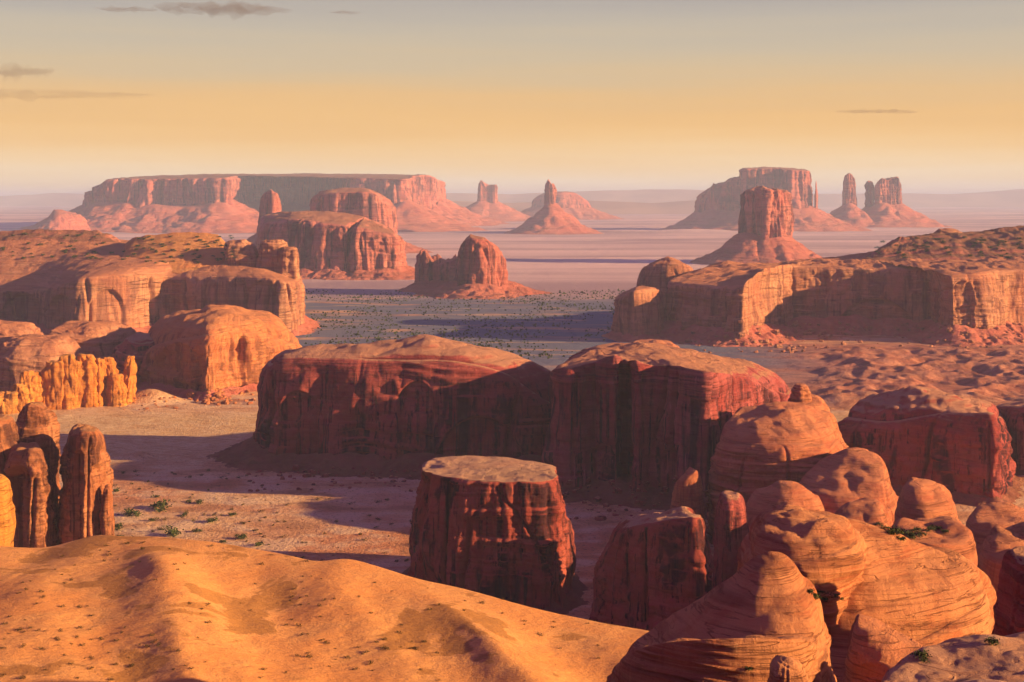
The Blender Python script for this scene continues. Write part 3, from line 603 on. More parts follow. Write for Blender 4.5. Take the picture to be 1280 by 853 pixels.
formation('hill', 'dark scrubby rise on the far left of the wide mesa', 'hill',
    [(-150, 1690, 345), (-40, 1690, 338), (60, 1690, 336), (130, 1700, 332), (175, 1740, 322), (160, 1850, 300), (40, 1880, 297), (-120, 1850, 297)],
    [(-60, 1790, 295), (50, 1790, 286), (120, 1790, 288)], zb=60, mat=M_midcap, batter=8, sh=.6, shoulder=10, big=(3, 30), flute=(.5, 12), ledge=(1.0, 4), capn=(2, 16), capf=.75, split=False, seed=78)
formation('hill', 'sunlit orange hill sprinkled with bushes on top of the wide mesa', 'hill',
    [(128, 1640, 343), (160, 1612, 341), (220, 1605, 338), (280, 1610, 336), (308, 1640, 330), (300, 1720, 312), (250, 1770, 300), (160, 1770, 300)],
    [(172, 1700, 296), (225, 1695, 290), (272, 1690, 293)], zb=60, mat=M_sandhill, batter=8, sh=.6, shoulder=8, big=(2, 25), flute=(.5, 12), ledge=(.5, 4), capn=(1.2, 14), capf=.85, split=False, seed=79)
dome('sandstone_knob', 'flat lying pink boulder on the right shoulder of the mesa', 'rock', 305, 24, 300, 1640, 22, 60, M_mid, rnd=.5, big=(2, 14), ledge=(.6, 5), seed=73, apex=(-.3, 0))  # rock knobs along the right shoulder of the mesa
dome('sandstone_knob', 'rounded pink knob at the right end of the mesa', 'rock', 341, 20, 300, 1630, 18, 50, M_mid, rnd=.4, big=(2, 14), ledge=(.6, 5), seed=74)
dome('sandstone_knob', 'narrow pink pillar at the far right end of the mesa', 'rock', 362, 12, 309, 1615, 12, 40, M_mid, rnd=.3, big=(1.5, 10), ledge=(.5, 5), flute=(1, 8), seed=75)
formation('sandstone_mesa', 'rounded dome with a sunlit orange face left of the long butte', 'rock dome',
    [(158, 1150, 440), (170, 1120, 436), (205, 1090, 428), (245, 1062, 422), (262, 1055, 420), (290, 1080, 416), (335, 1110, 418), (375, 1140, 428), (384, 1180, 424), (360, 1240, 405), (280, 1260, 395), (190, 1245, 412)],
    [(240, 1160, 392), (275, 1160, 380), (310, 1165, 390)], mat=M_amber, capmat=M_amber, batter=5, sh=.3, shoulder=9, big=(4, 34), flute=(2.4, 11), ledge=(.5, 7), crack=(4, 22), capn=(1.0, 18), rnd=.85, psm=.03, qsm=.12, lump=(3, 30),
    talus=(6, 18, (1.8, 6)), alcoves=[(222, 34, 428, 4), (292, 22, 412, 4)], seed=77)
dome('sandstone_dome', 'wide low purple dome behind the golden fins', 'rock dome', 48, 58, 420, 1120, 40, 0, M_mid, rnd=.45, big=(3, 20), ledge=(.8, 6), seed=81)
dome('sandstone_dome', 'banded brown dome between the golden fins and the sunlit dome', 'rock dome', 110, 62, 402, 1180, 42, 0, M_mid, rnd=.45, big=(3, 20), ledge=(.8, 6), seed=82)
dome('sandstone_dome', 'small brown dome at the left edge under the mesa cliff', 'rock dome', 5, 48, 405, 1240, 40, 0, M_mid, rnd=.45, big=(3, 18), ledge=(.8, 6), seed=83)
dome('sandstone_dome', 'sloping dark slab leaning against the sunlit dome', 'rock dome', 172, 34, 418, 1150, 36, 0, M_near, rnd=.5, big=(2.5, 16), ledge=(.7, 6), seed=84, apex=(.4, 0))
formation('fin_wall', 'low golden wall that joins the feet of the rock fins', 'rock wall',
    [(-14, 990, 496), (0, 984, 494), (30, 997, 484), (60, 1010, 466), (100, 1019, 458), (140, 1026, 461), (162, 1036, 468), (166, 1044, 468), (130, 1042, 458), (80, 1032, 458), (30, 1014, 480), (-10, 1006, 494)],
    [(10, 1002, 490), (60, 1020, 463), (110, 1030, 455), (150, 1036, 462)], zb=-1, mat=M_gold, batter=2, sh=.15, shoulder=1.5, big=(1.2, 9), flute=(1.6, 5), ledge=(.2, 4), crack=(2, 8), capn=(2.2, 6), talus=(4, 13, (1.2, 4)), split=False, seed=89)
FINS = [(-4, 9, 492, 985), (8, 6, 494, 985), (15, 6, 490, 988), (27, 8, 480, 994), (37, 7, 463, 1003), (46, 6, 464, 1006), (66, 11, 451, 1010), (82, 11, 444, 1014), (94, 7, 452, 1017), (109, 11, 443, 1020), (122, 8, 449, 1024), (136, 9, 447, 1028), (147, 8, 468, 1024), (160, 6, 446, 1034)]
for i, (u, hw, v, D) in enumerate(FINS):
    lab = ['left edge', 'second from the left edge', 'third from the left edge', 'at the step up in the row', 'with a curled top', 'thin and pointed', 'broad with rounded head', 'tall and broad with a dark cleft to its right', 'narrow between two tall ones',
           'tallest of the row', 'with a flat broken top', 'orange with a flat top', 'low and stubby near the right end', 'leaning blade at the right end'][i]
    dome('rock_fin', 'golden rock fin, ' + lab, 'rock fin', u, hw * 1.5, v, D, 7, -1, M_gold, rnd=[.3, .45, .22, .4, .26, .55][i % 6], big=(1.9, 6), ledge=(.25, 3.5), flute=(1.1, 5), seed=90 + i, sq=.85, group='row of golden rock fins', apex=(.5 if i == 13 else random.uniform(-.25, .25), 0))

# ------------------------------------------------------------------ right-hand mesa
formation('sandstone_mesa', 'long red cliff with a dark scrubby hill on top at the right', 'mesa',
    [(830, 1545, 350), (838, 1520, 354), (880, 1480, 357), (922, 1445, 357), (932, 1450, 350), (955, 1510, 336), (990, 1580, 332), (1030, 1585, 333), (1100, 1575, 336), (1160, 1545, 337), (1175, 1490, 342), (1192, 1460, 344), (1230, 1470, 341), (1262, 1500, 338),
     (1340, 1520, 334), (1420, 1540, 330), (1440, 1750, 300), (1340, 1950, 290), (1180, 1900, 300), (1060, 1800, 318), (960, 1720, 328), (870, 1640, 336)],
    [(1010, 1660, 327), (1130, 1680, 322), (1230, 1700, 318), (1340, 1720, 300)], mat=M_mid, capmat=M_mid, batter=5, sh=.14, shoulder=7, big=(7, 50), flute=(1.8, 16), ledge=(.45, 8), crack=(4, 40), capn=(3.0, 22), lump=(1.6, 24), capf=.8, cuts=[(1165, 345, 1176, 410, 3, 8), (905, 360, 905, 415, 2, 5), (868, 358, 866, 415, 2, 3)],
    talus=(17, 42, (2.6, 8)), alcoves=[(1095, 60, 372, 6), (1205, 14, 350, 5), (1165, 10, 345, 6)], seed=101, zwarp=8)
formation('hill', 'dark scrub covered rise on top of the right cliff', 'hill',
    [(1075, 1660, 322), (1120, 1640, 322), (1200, 1630, 320), (1300, 1625, 318), (1420, 1640, 312), (1430, 1850, 290), (1320, 1880, 285), (1200, 1860, 292), (1100, 1780, 305)],
    [(1130, 1720, 296), (1180, 1730, 292), (1240, 1740, 289), (1340, 1740, 276)], zb=70, mat=M_midcap, batter=8, sh=.6, shoulder=12, big=(3, 25), flute=(.8, 9), ledge=(1.2, 5), capn=(2.5, 14), capf=.7, split=False, seed=103)
dome('sandstone_knob', 'small pointed red knob on the crest of the scrubby rise', 'rock', 1184, 20, 286, 1745, 10, 100, M_mid, rnd=.7, big=(1, 10), ledge=(.6, 4), seed=104)
formation('sandstone_block', 'detached golden block at the left end of the right cliff', 'rock',
    [(764, 1535, 372), (770, 1515, 370), (790, 1478, 364), (822, 1498, 360), (831, 1525, 362), (828, 1550, 360), (800, 1560, 360), (772, 1550, 366)],
    [(798, 1518, 357)], mat=M_mid, batter=4, sh=.12, shoulder=4, big=(3, 24), flute=(1.2, 14), ledge=(.3, 8), crack=(2.5, 24), capn=(1, 12), talus=(7, 20, (1.8, 7)), seed=106)
formation('sandstone_block', 'rounded rose block standing behind the golden block', 'rock',
    [(794, 1640, 334), (803, 1615, 332), (840, 1605, 328), (868, 1612, 332), (874, 1650, 334), (850, 1690, 324), (812, 1690, 326)],
    [(835, 1650, 321)], mat=M_mid, batter=4, sh=.3, shoulder=8, big=(3, 24), flute=(1.0, 14), ledge=(.3, 8), crack=(2, 22), capn=(1, 12), split=False, seed=107)
formation('sandstone_block', 'low rose block between the rounded block and the cliff', 'rock',
    [(864, 1650, 338), (872, 1630, 336), (910, 1625, 334), (950, 1640, 335), (960, 1680, 333), (920, 1700, 328), (880, 1695, 330)],
    [(910, 1662, 326)], mat=M_mid, batter=4, sh=.3, shoulder=8, big=(3, 24), flute=(1.0, 14), ledge=(.3, 8), capn=(1, 12), split=False, seed=108)
dome('sandstone_dome', 'low orange dome at the foot of the golden block', 'rock dome', 815, 34, 425, 1380, 26, -1, M_dome, rnd=.6, big=(1.6, 12), ledge=(.5, 4), seed=109)

# ------------------------------------------------------------------ distance
FK = dict(tmat=M_ftalus)
formation('sandstone_butte', 'blocky pink butte with fluted walls in the middle distance', 'butte',
    [(318, 2720, 278), (330, 2680, 277), (370, 2640, 274), (428, 2615, 282), (432, 2635, 290), (445, 2610, 284), (470, 2615, 288), (498, 2630, 292), (506, 2700, 294), (500, 2820, 285), (440, 2950, 268), (350, 2950, 266), (318, 2850, 270)],
    [(370, 2780, 264), (420, 2780, 264), (455, 2770, 272)], mat=M_far, batter=12, sh=.2, shoulder=14, big=(9, 90), flute=(10, 34), ledge=(0.6, 18), crack=(10, 60), capn=(2.5, 30), talus=(20, 60, (4, 16)), seed=111, **FK)
formation('sandstone_butte', 'upper block with a striped top behind the fluted pink butte', 'butte',
    [(386, 3900, 248), (392, 3850, 243), (420, 3810, 241), (455, 3800, 240), (470, 3810, 241), (482, 3850, 252), (496, 3950, 262), (490, 4200, 250), (460, 4300, 236), (405, 4200, 238)],
    [(425, 3980, 236), (452, 3980, 235)], mat=M_far, batter=8, sh=.08, shoulder=8, big=(9, 110), flute=(8.75, 45), ledge=(0.9, 18), capn=(3, 40), talus=(40, 110, (5, 24)), seed=113, **FK)
formation('sandstone_spire', 'thick round topped spire in front of the great mesa', 'spire',
    [(322, 3680, 244), (328, 3640, 241), (340, 3620, 239), (350, 3640, 242), (354, 3690, 245), (346, 3730, 241), (330, 3730, 241)],
    [(338, 3680, 237)], mat=M_far, batter=8, sh=.1, shoulder=7, big=(4, 50), flute=(5, 22), ledge=(0.45, 18), capn=(2, 20), talus=(62, 120, (5, 24)), split=False, seed=115, step=1.0, **FK)
formation('sandstone_butte', 'isolated egg shaped butte standing on the open plain', 'butte',
    [(566, 2210, 304), (572, 2172, 302), (590, 2145, 298), (612, 2150, 302), (628, 2175, 310), (634, 2215, 312), (622, 2255, 304), (590, 2260, 300)],
    [(588, 2205, 293), (605, 2205, 297)], mat=M_far, batter=9, sh=.25, shoulder=10, big=(5, 45), flute=(7.5, 22), ledge=(0.45, 14), crack=(7, 36), capn=(2, 20), talus=(20, 75, (3.5, 14)), seed=117, **FK)
formation('sandstone_wall', 'low ruined wall of rock left of the egg shaped butte', 'rock wall',
    [(520, 2290, 318), (526, 2275, 312), (535, 2275, 318), (546, 2270, 332), (558, 2265, 326), (572, 2255, 322), (576, 2285, 325), (550, 2300, 332), (528, 2305, 316)],
    [(532, 2288, 318), (565, 2278, 327)], mat=M_far, batter=4, sh=.08, shoulder=3, big=(3, 30), flute=(6.25, 16), ledge=(0.45, 12), capn=(7, 14), talus=(16, 45, (3, 14)), seed=118, split=False, **FK)
formation('great_mesa', 'great flat topped mesa across the left skyline', 'mesa',
    [(108, 6500, 240), (118, 6400, 238), (134, 6320, 224), (180, 6250, 224), (235, 6230, 223), (282, 6200, 222), (292, 6350, 221), (300, 6900, 220), (360, 7300, 220), (430, 7200, 220), (446, 6500, 222), (470, 6400, 223), (500, 6350, 224), (514, 6450, 224),
     (516, 7200, 220), (536, 7400, 219), (550, 7600, 224), (552, 8200, 226), (480, 8800, 222), (300, 8800, 221), (150, 7800, 223), (112, 7000, 236)],
    [(170, 7000, 221), (250, 7200, 218), (330, 7900, 218), (440, 7900, 217), (520, 7900, 219)], mat=M_far, capmat=M_midcap, batter=25, sh=.05, shoulder=12, big=(30, 240), flute=(36, 90), ledge=(1.5, 30), crack=(34, 170), capn=(4, 90), talus=(120, 330, (9, 70)), seed=121, tmat=M_ftalus)
formation('sandstone_hill', 'ragged pink foothill at the left foot of the great mesa', 'hill',
    [(28, 5900, 286), (45, 5850, 279), (70, 5850, 268), (90, 5900, 268), (112, 6000, 272), (112, 6200, 270), (70, 6200, 268), (36, 6100, 276)],
    [(68, 6020, 262), (95, 6050, 266)], mat=M_ftalus, batter=50, sh=.7, shoulder=40, big=(14, 90), flute=(11.2, 50), ledge=(0.9, 20), capn=(6, 40), capf=1.2, split=False, seed=123)
formation('sandstone_butte', 'far twin towered butte on a cone left of the thin spire', 'butte',
    [(596, 9100, 232), (599, 9050, 226), (603, 9050, 226), (608, 9050, 236), (613, 9050, 234), (619, 9050, 231), (623, 9100, 232), (621, 9200, 232), (610, 9200, 235), (599, 9200, 228)],
    [(604, 9120, 229), (618, 9120, 232)], mat=M_vfar, batter=8, sh=.06, shoulder=6, big=(6, 90), flute=(10, 40), ledge=(1.2, 30), capn=(9, 40), talus=(115, 300, (9, 70)), seed=131, split=False, step=.9, **FK)
formation('sandstone_spire', 'thin orange spire on a broad pink cone', 'spire',
    [(679, 5960, 233), (681, 5940, 229), (685, 5932, 226), (689, 5932, 230), (692, 5940, 229), (697, 5962, 236), (695, 5985, 234), (685, 5990, 228)],
    [(686, 5962, 226), (692, 5962, 232)], mat=M_far, batter=5, sh=.03, shoulder=2, big=(4, 50), flute=(10, 24), ledge=(0.9, 24), capn=(9, 18), talus=(128, 210, (8, 40)), seed=133, split=False, step=.9, **FK)
formation('low_mesa', 'low hazy mesa behind the thin spire', 'mesa',
    [(662, 9600, 246), (675, 9500, 242), (700, 9450, 240), (722, 9500, 241), (742, 9600, 250), (720, 9900, 242), (680, 9900, 242)],
    [(690, 9700, 239), (712, 9700, 240)], mat=M_vfar, batter=40, sh=.3, shoulder=30, big=(12, 150), flute=(10, 80), ledge=(1.5, 30), capn=(5, 60), talus=(80, 260, (8, 60)), seed=135, split=False, **FK)
formation('great_mesa', 'stepped mesa with sunlit right cliffs on the right skyline', 'mesa',
    [(924, 6500, 212), (930, 6450, 211), (950, 6430, 211), (976, 6440, 211), (980, 6400, 213), (986, 6390, 212), (1006, 6400, 213), (1012, 6440, 214), (1013, 6600, 213), (985, 6750, 211), (940, 6750, 210)],
    [(940, 6600, 209), (990, 6600, 210)], mat=M_vfar, batter=10, sh=.03, shoulder=6, big=(12, 160), flute=(18, 60), ledge=(1.5, 30), crack=(14, 110), capn=(4, 60), talus=(100, 260, (8, 60)), seed=141, **FK)
formation('sandstone_wall', 'ragged stepped ridge running down left of the stepped mesa', 'rock wall',
    [(868, 6600, 246), (886, 6560, 237), (892, 6540, 229), (897, 6540, 235), (907, 6530, 229), (913, 6530, 224), (932, 6540, 221), (936, 6640, 222), (912, 6660, 226), (894, 6660, 231), (878, 6660, 241)],
    [(892, 6600, 231), (925, 6600, 222)], mat=M_vfar, batter=8, sh=.05, shoulder=5, big=(8, 90), flute=(14, 40), ledge=(2, 26), capn=(8, 36), talus=(95, 210, (8, 60)), split=False, seed=142, **FK)
formation('sandstone_spire', 'needle of rock right of the stepped mesa', 'spire',
    [(1017, 6470, 232), (1020, 6455, 227), (1023, 6470, 232), (1021, 6490, 228)], [(1020, 6472, 224)], mat=M_vfar, batter=5, sh=.2, shoulder=4, big=(3, 40), flute=(5, 30), ledge=(0.6, 30), capn=(3, 20), talus=(95, 200, (8, 50)), seed=143, split=False, step=.8, **FK)
formation('sandstone_butte', 'tall fluted butte on a wide talus cone in the hazy plain', 'butte',
    [(923, 3260, 243), (926, 3225, 240), (936, 3200, 238), (950, 3196, 237), (957, 3180, 237), (974, 3185, 238), (980, 3200, 241), (987, 3225, 240), (990, 3280, 241), (980, 3340, 238), (940, 3345, 237)],
    [(945, 3260, 236), (970, 3260, 237)], mat=M_far, batter=7, sh=.03, shoulder=3, big=(6, 50), flute=(11.2, 26), ledge=(0.75, 16), crack=(8, 40), capn=(6, 18), talus=(62, 112, (5, 26)), seed=145, **FK)
GR = 'three towers on the right skyline'
formation('sandstone_tower', 'tall rounded lone tower, left of the three on the skyline', 'tower',
    [(1052, 7100, 228), (1055, 7070, 220), (1061, 7060, 218), (1067, 7070, 219), (1071, 7110, 226), (1066, 7150, 219), (1056, 7150, 219)],
    [(1061, 7105, 217)], mat=M_vfar, batter=6, sh=.03, shoulder=4, big=(4, 60), flute=(10, 26), ledge=(0.9, 30), capn=(4, 30), talus=(118, 250, (8, 50)), seed=151, split=False, step=.85, group=GR, **FK)
formation('sandstone_tower', 'slender middle tower of the three on the skyline', 'tower',
    [(1081, 7200, 232), (1083, 7175, 227), (1087, 7170, 228), (1091, 7175, 227), (1094, 7210, 232), (1090, 7240, 228), (1084, 7240, 228)],
    [(1087, 7205, 227)], mat=M_vfar, batter=4, sh=.03, shoulder=3, big=(4, 50), flute=(10, 26), ledge=(0.9, 30), capn=(6, 20), talus=(118, 240, (8, 50)), seed=152, split=False, step=.85, group=GR, **FK)
formation('sandstone_tower', 'widest tower with a notched top, right of the three on the skyline', 'tower',
    [(1094, 7120, 236), (1097, 7080, 227), (1103, 7070, 223), (1110, 7080, 226), (1117, 7080, 222), (1123, 7080, 222), (1127, 7120, 230), (1122, 7180, 223), (1105, 7190, 225)],
    [(1104, 7125, 224), (1119, 7125, 222)], mat=M_vfar, batter=5, sh=.03, shoulder=3, big=(6, 60), flute=(15, 30), ledge=(0.9, 30), crack=(10, 60), capn=(7, 22), talus=(118, 260, (8, 50)), seed=153, split=False, step=.85, group=GR, **FK)

# far plateaus and hills that fade into the air
s = NT('hazy_hills'); M_hill = s.finish(s.mix(s.ramp(s.noise(.0015, 4), .4, .6), rgb(.28, .15, .12), rgb(.38, .22, .17)))
def ridge(name, pts, D, depth, seed):
    P = np.array([W(u, v, D) for u, v in pts]); x = np.linspace(P[0, 0], P[-1, 0], 260); zt = np.interp(x, P[:, 0], P[:, 2]) + 12 * fbm(x / 900, .2, .1, 4, seed)
    pr = np.array([(0, 0), (.35, .55), (.45, .95), (.6, 1), (.8, 1), (1, 0)])
    V = np.stack([np.stack([x + 0 * a, D + depth * (a - .5) + 120 * noise(x / 700, a, .3, seed), -5 + (zt + 5) * b], -1) for a, b in pr])
    tag(mesh_obj(name, V, quads(len(pr), 260, False)[:, ::-1], M_hill), kind='structure')
ridge('hills', [(430, 246), (520, 241), (640, 243), (700, 240), (760, 238), (850, 237), (910, 239), (1000, 246)], 21000, 2500, 5)
ridge('hills', [(980, 246), (1030, 243), (1120, 241), (1200, 243), (1250, 240), (1290, 237), (1400, 238)], 23000, 2500, 6)
ridge('hills', [(-120, 243), (-20, 246), (30, 244), (60, 241), (100, 243), (140, 246), (260, 247)], 26000, 2500, 7)
ridge('hills', [(440, 252), (560, 250), (640, 254), (740, 251), (820, 254), (900, 250)], 13500, 1600, 8)

# ------------------------------------------------------------------ shrubs
def shrub_mesh(name, n, seed, mat, flat=.7):
    rnd = np.random.default_rng(seed); V, Q = [], []
    lobes = rnd.normal(0, .33, (7, 3)) * (1, 1, .5) + (0, 0, .42)
    for i in range(n):
        c0 = lobes[rnd.integers(7)] + rnd.normal(0, .2, 3) * (1, 1, flat); c0[2] = max(c0[2], .03)
        a = rnd.normal(0, 1, 3); a /= np.linalg.norm(a); b = np.cross(a, rnd.normal(0, 1, 3)); b /= np.linalg.norm(b)
        k = rnd.uniform(.07, .14); j = len(V)
        V += [c0 - a * k, c0 + b * k * .6, c0 + a * k, c0 - b * k * .6]; Q.append((j, j + 1, j + 2, j + 3))
    o = mesh_obj(name, V, Q, mat, None, False)
    C.objects.unlink(o)
    return o
s = NT('juniper_leaves'); M_leaf = s.finish(s.mix(s.ramp(s.noise(1.5, 3), .4, .6), rgb(.035, .045, .02), rgb(.075, .085, .03)))
s = NT('dry_sage'); M_sage = s.finish(s.mix(s.ramp(s.noise(1.5, 3), .4, .6), rgb(.05, .032, .016), rgb(.10, .07, .03)))
protos = [shrub_mesh('juniper_shrub', 260, k, M_leaf) for k in range(3)] + [shrub_mesh('sage_tuft', 120, 9 + k, M_sage, .6) for k in range(2)] + [shrub_mesh('dry_tuft', 90, 19 + k, M_sage, .6) for k in range(2)]  # juniper shrubs first, then sage tufts and dry dune tufts
def plant(proto, x, y, z, size, label, cat, group, squash=.8):
    o = proto.copy(); C.objects.link(o)
    o.location = (x, y, z - .08 * size); o.scale = (size, size, size * squash); o.rotation_euler = (0, 0, random.uniform(0, 6.28))
    return tag(o, label, cat, group)
def gpt(u, v):
    D = HC * F / (v - VH); x = (u - UC) / F * D
    z = float(ground_z(np.array([x]), np.array([D]))[0])
    return x, D, z
for (u, v, w) in [(201, 636, 19), (165, 645, 16), (248, 630, 9), (231, 645, 7), (263, 654, 11), (217, 671, 17), (303, 674, 11), (324, 682, 9), (278, 679, 7), (148, 662, 11), (133, 664, 14), (145, 615, 7), (247, 666, 8), (190, 652, 7), (62, 690, 9), (196, 622, 6), (289, 645, 8), (150, 675, 8), (236, 628, 6)]:
    x, y, z = gpt(u, v); plant(protos[random.randrange(3)], x, y, z, w / F * y * 1.0, 'dark green juniper shrub on the sandy flat behind the dune', 'shrub', 'shrubs on the sandy flat')
# small tufts over the flat
for k in range(280):
    u, v = random.uniform(140, 690), 590 + 130 * random.random() ** 1.2
    x, y, z = gpt(u, v)
    if 310 < u and y > 705: continue
    plant(protos[3 + k % 2], x, y, z, random.uniform(.7, 2.2), 'small brown sage tuft on the sandy flat', 'tuft', 'sage tufts on the sandy flat')
# tufts on the dune, thickest at its left foot and along the gullies
n = 0
while n < 290:
    x, y = random.uniform(-92, 26), random.uniform(200, 292)
    u = UC + F * x / y
    dens = float(noise(np.array([x / 16]), np.array([y / 16]), .5, 77)[0]) + (.30 if u < 260 and y < 250 else 0) + (-.12 if u > 560 else 0)
    if random.random() > .25 + 1.6 * max(dens, -.1): continue
    z = float(dune_z(np.array([x]), np.array([y]))[0])
    if y > float(pchip(np.array([x]), cu, cD)[0]): continue
    plant(protos[5 + n % 2], x, y, z, random.uniform(.35, 1.0), 'tiny dry tuft growing on the orange dune', 'tuft', 'dry tufts on the dune', .6)
    n += 1
# scrub dotted over the plain beyond: too many to count
rnd = np.random.default_rng(5); V, Q = [], []
yy = rnd.uniform(1090, 2300, 9000); xx = (rnd.uniform(360, 800, 9000) - UC) / F * yy
keep = fbm(xx / 90, yy / 150, .5, 3, 88) > rnd.uniform(-.35, .7, 9000)
xx, yy = xx[keep], yy[keep]; zs = ground_z(xx, yy)
for x, y, z in zip(xx, yy, zs):
    k = rnd.uniform(.6, 1.5) * (1.0 if rnd.random() < .9 else 1.6)
    for t in range(3):
        a = rnd.uniform(0, 3.14); ca, sa = math.cos(a) * k, math.sin(a) * k; j = len(V); h = k * rnd.uniform(.8, 1.2)
        V += [(x - ca, y - sa, z - .2), (x + ca, y + sa, z - .2), (x + ca * .6, y + sa * .6, z + h), (x - ca * .6, y - sa * .6, z + h)]; Q.append((j, j + 1, j + 2, j + 3))
tag(mesh_obj('scrub', V, Q, M_leaf, None, False), 'dark scrub dotted over the shaded plain', 'scrub', kind='stuff')
# shrubs among the foreground rocks are placed by dropping them onto the rock below
bpy.context.view_layer.update()
dg = bpy.context.evaluated_depsgraph_get()
def drop(u, v, size, label, kind=0, group='shrubs among the foreground rocks'):
    d = Vector(((u - UC) / F, 1, (VH - v) / F)).normalized()
    hit, loc, *_ = sc.ray_cast(dg, Vector((0, 0, HC)), d)
    if hit: plant(protos[kind], loc.x, loc.y, loc.z, size / F * loc.y, label, 'shrub', group)
for (u, v, w) in [(1120, 667, 14), (1132, 670, 12), (1146, 664, 9), (1108, 662, 8), (1163, 664, 10), (1172, 662, 9), (1128, 676, 9), (1140, 672, 11), (1115, 668, 10), (1180, 666, 8), (1098, 657, 8), (1152, 669, 9)]:
    drop(u, v, w, 'green shrub in the hollow behind the swirled ridge', random.randrange(3))
for (u, v, w) in [(1018, 748, 12), (1030, 752, 10), (1042, 747, 11), (1012, 742, 9), (1025, 742, 9), (1050, 750, 8)]:
    drop(u, v, w, 'dark shrub in the cleft right of the pointed rock', random.randrange(3))
for k in range(70):
    drop(random.uniform(150, 296), random.uniform(296, 330), random.uniform(2.5, 5), 'dark bush on the sunlit orange hill', random.randrange(3), 'bushes on the orange hill')
for k in range(60):
    drop(random.uniform(1095, 1279), random.uniform(298, 324), random.uniform(2.5, 5), 'dark bush on the rise above the right cliff', random.randrange(3), 'bushes on the scrubby rise')
for k in range(40):
    drop(random.uniform(0, 140), random.uniform(292, 325), random.uniform(2.5, 5), 'dark bush on the scrubby rise at the far left', random.randrange(3), 'bushes on the left rise')
drop(1152, 822, 16, 'round green shrub on the pale slab in the bottom right corner', 0)
drop(1240, 806, 14, 'dark shrub at the back of the pale slab near the right edge', 1)
drop(938, 838, 9, 'dark shrub in the crack of the layered slab', 1)

# ------------------------------------------------------------------ fallen boulders
def boulder_mesh(seed, mat, name='boulder'):
    K, M = 14, 22; a = np.linspace(-np.pi / 2, np.pi / 2, K)[:, None]; b = np.linspace(0, 2 * np.pi, M, endpoint=False)[None, :]
    D3 = np.stack([np.cos(a) * np.cos(b), np.cos(a) * np.sin(b), np.sin(a) + 0 * b], -1)
    rr_ = 1 + .45 * noise(D3[..., 0] * 1.1 + seed, D3[..., 1] * 1.1, D3[..., 2] * 1.1, seed) - .18 * np.abs(noise(D3[..., 0] * 2.6, D3[..., 1] * 2.6 + seed, D3[..., 2] * 2.6, seed + 1))
    E = np.sign(D3) * np.abs(D3) ** .75 * rr_[..., None] * (1, .85, .7)
    o = mesh_obj(name, E, quads(K, M), mat, None, False); C.objects.unlink(o); return o
BP = [boulder_mesh(200 + k, M_amber) for k in range(3)] + [boulder_mesh(210 + k, M_near, 'dark_boulder') for k in range(3)] + [boulder_mesh(220 + k, M_mid, 'fallen_rock') for k in range(3)]
def rubble(n, box, size, kinds, label, group):
    for k in range(n):
        u, v = random.uniform(box[0], box[2]), random.uniform(box[1], box[3])
        hit, loc, *_ = sc.ray_cast(dg, Vector((0, 0, HC)), Vector(((u - UC) / F, 1, (VH - v) / F)).normalized())
        if not hit or abs(loc.y - size[2]) > size[3]: continue
        r_ = random.uniform(size[0], size[1]) * (1 if random.random() < .85 else 1.8)
        o = BP[random.choice(kinds)].copy(); C.objects.link(o); o.location = (loc.x, loc.y, loc.z + .2 * r_); o.scale = (r_, r_ * random.uniform(.7, 1.1), r_ * random.uniform(.7, 1.1)); o.rotation_euler = (random.uniform(-.4, .4), random.uniform(-.4, .4), random.uniform(0, 6.28))
        tag(o, label, 'boulder', group)
rubble(60, (228, 488, 318, 508), (.7, 1.9, 1075, 60), (0, 1, 2), 'boulder fallen at the foot of the sunlit dome', 'boulders below the sunlit dome')
rubble(40, (150, 494, 235, 514), (.4, 1.0, 1020, 60), (0, 1, 2), 'small boulder on the sand heap by the golden fins', 'boulders by the golden fins')
rubble(150, (850, 402, 1060, 446), (.9, 2.6, 1470, 110), (6, 7, 8), 'boulder on the rubble fan under the right cliff', 'boulders on the rubble fan')
rubble(90, (1060, 405, 1279, 446), (.8, 2.2, 1490, 120), (6, 7, 8), 'boulder along the foot of the shaded right cliff', 'boulders below the shaded cliff')
rubble(80, (690, 600, 850, 650), (.4, 1.5, 690, 45), (3, 4, 5), 'dark boulder at the foot of the cracked butte', 'boulders below the cracked butte')
rubble(90, (310, 585, 520, 616), (.4, 1.4, 770, 45), (3, 4, 5), 'dark boulder at the foot of the long butte', 'boulders below the long butte')

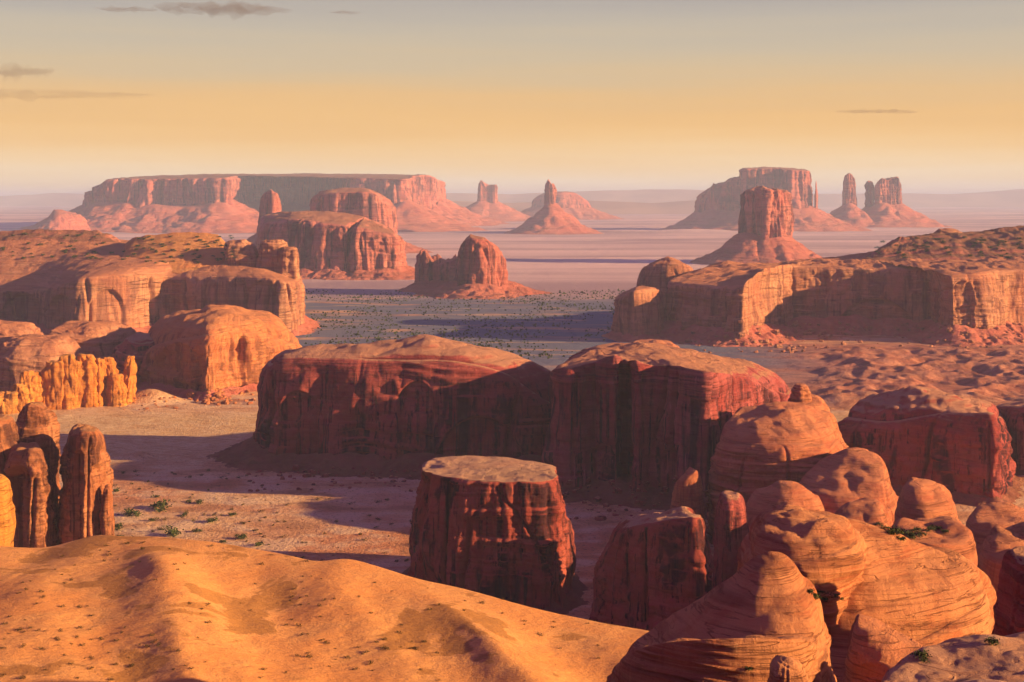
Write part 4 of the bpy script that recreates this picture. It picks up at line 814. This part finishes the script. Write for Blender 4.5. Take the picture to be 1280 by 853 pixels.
# ------------------------------------------------------------------ clouds and haze
def cloud(u, v, hw, hh, label, D=40000, seed=0, dens=.6):
    K, M = 40, 120; a = np.linspace(-np.pi / 2, np.pi / 2, K)[:, None]; b = np.linspace(0, 2 * np.pi, M, endpoint=False)[None, :]
    cx, cyy, cz_ = W(u, v, D); rx, rz = hw / F * D, hh / F * D
    X = np.cos(a) * np.cos(b) * rx; Y = np.cos(a) * np.sin(b) * rx * .5; Z = np.sin(a) * rz + 0 * b
    Z = Z * (.25 + 2.6 * np.abs(fbm(X / rx * 4.1 + seed, Y / rx * 2, .9, 3, seed + 9))) + rz * .8 * fbm(X / rx * 2.2 + seed, Y / rx * 1.5, .4, 3, seed)
    m = bpy.data.materials.new('cloud_vapour'); m.use_nodes = True; t = m.node_tree; t.nodes.clear()
    o_ = t.nodes.new('ShaderNodeOutputMaterial'); pv = t.nodes.new('ShaderNodeVolumePrincipled')
    pv.inputs['Density'].default_value = dens / (rx * .5); pv.inputs['Color'].default_value = (.20, .17, .17, 1); t.links.new(pv.outputs[0], o_.inputs['Volume'])
    tag(mesh_obj('cloud', np.stack([X + cx, Y + cyy, Z + cz_], -1), quads(K, M), m, None, True, (cx, cyy, cz_)), label, 'cloud')
cloud(278, 11, 88, 5, 'long thin dark cloud near the top of the sky', seed=1, dens=.6)
cloud(158, 12, 40, 2.2, 'faint wisp left of the long thin dark cloud', seed=2, dens=.4)
cloud(432, 16, 20, 1.6, 'tiny wisp right of the long thin dark cloud', seed=6, dens=.3)
cloud(10, 90, 60, 7, 'grey smudge of cloud at the left edge of the sky', seed=3, dens=.3)
cloud(50, 118, 150, 4, 'low grey streak of cloud under the smudge at the left edge', seed=4, dens=.22)
cloud(1095, 140, 55, 1.6, 'faint streak of cloud above the right skyline', seed=5, dens=.4)

hz = bpy.data.meshes.new('haze')
x0, x1, y0, y1, z0, z1 = -90000, 90000, -1500, 80000, -60, 312
hz.from_pydata([(x0, y0, z0), (x1, y0, z0), (x1, y1, z0), (x0, y1, z0), (x0, y0, z1), (x1, y0, z1), (x1, y1, z1), (x0, y1, z1)], [],
               [(0, 3, 2, 1), (4, 5, 6, 7), (0, 1, 5, 4), (1, 2, 6, 5), (2, 3, 7, 6), (3, 0, 4, 7)])
ho = bpy.data.objects.new('haze', hz); C.objects.link(ho); tag(ho, kind='stuff')
hm = bpy.data.materials.new('haze'); hm.use_nodes = True; t = hm.node_tree; t.nodes.clear()
o_ = t.nodes.new('ShaderNodeOutputMaterial'); pv = t.nodes.new('ShaderNodeVolumePrincipled')
pv.inputs['Density'].default_value = 6.4e-5; pv.inputs['Color'].default_value = (.52, .62, 1.0, 1); pv.inputs['Anisotropy'].default_value = 0.0
t.links.new(pv.outputs[0], o_.inputs['Volume']); hz.materials.append(hm)
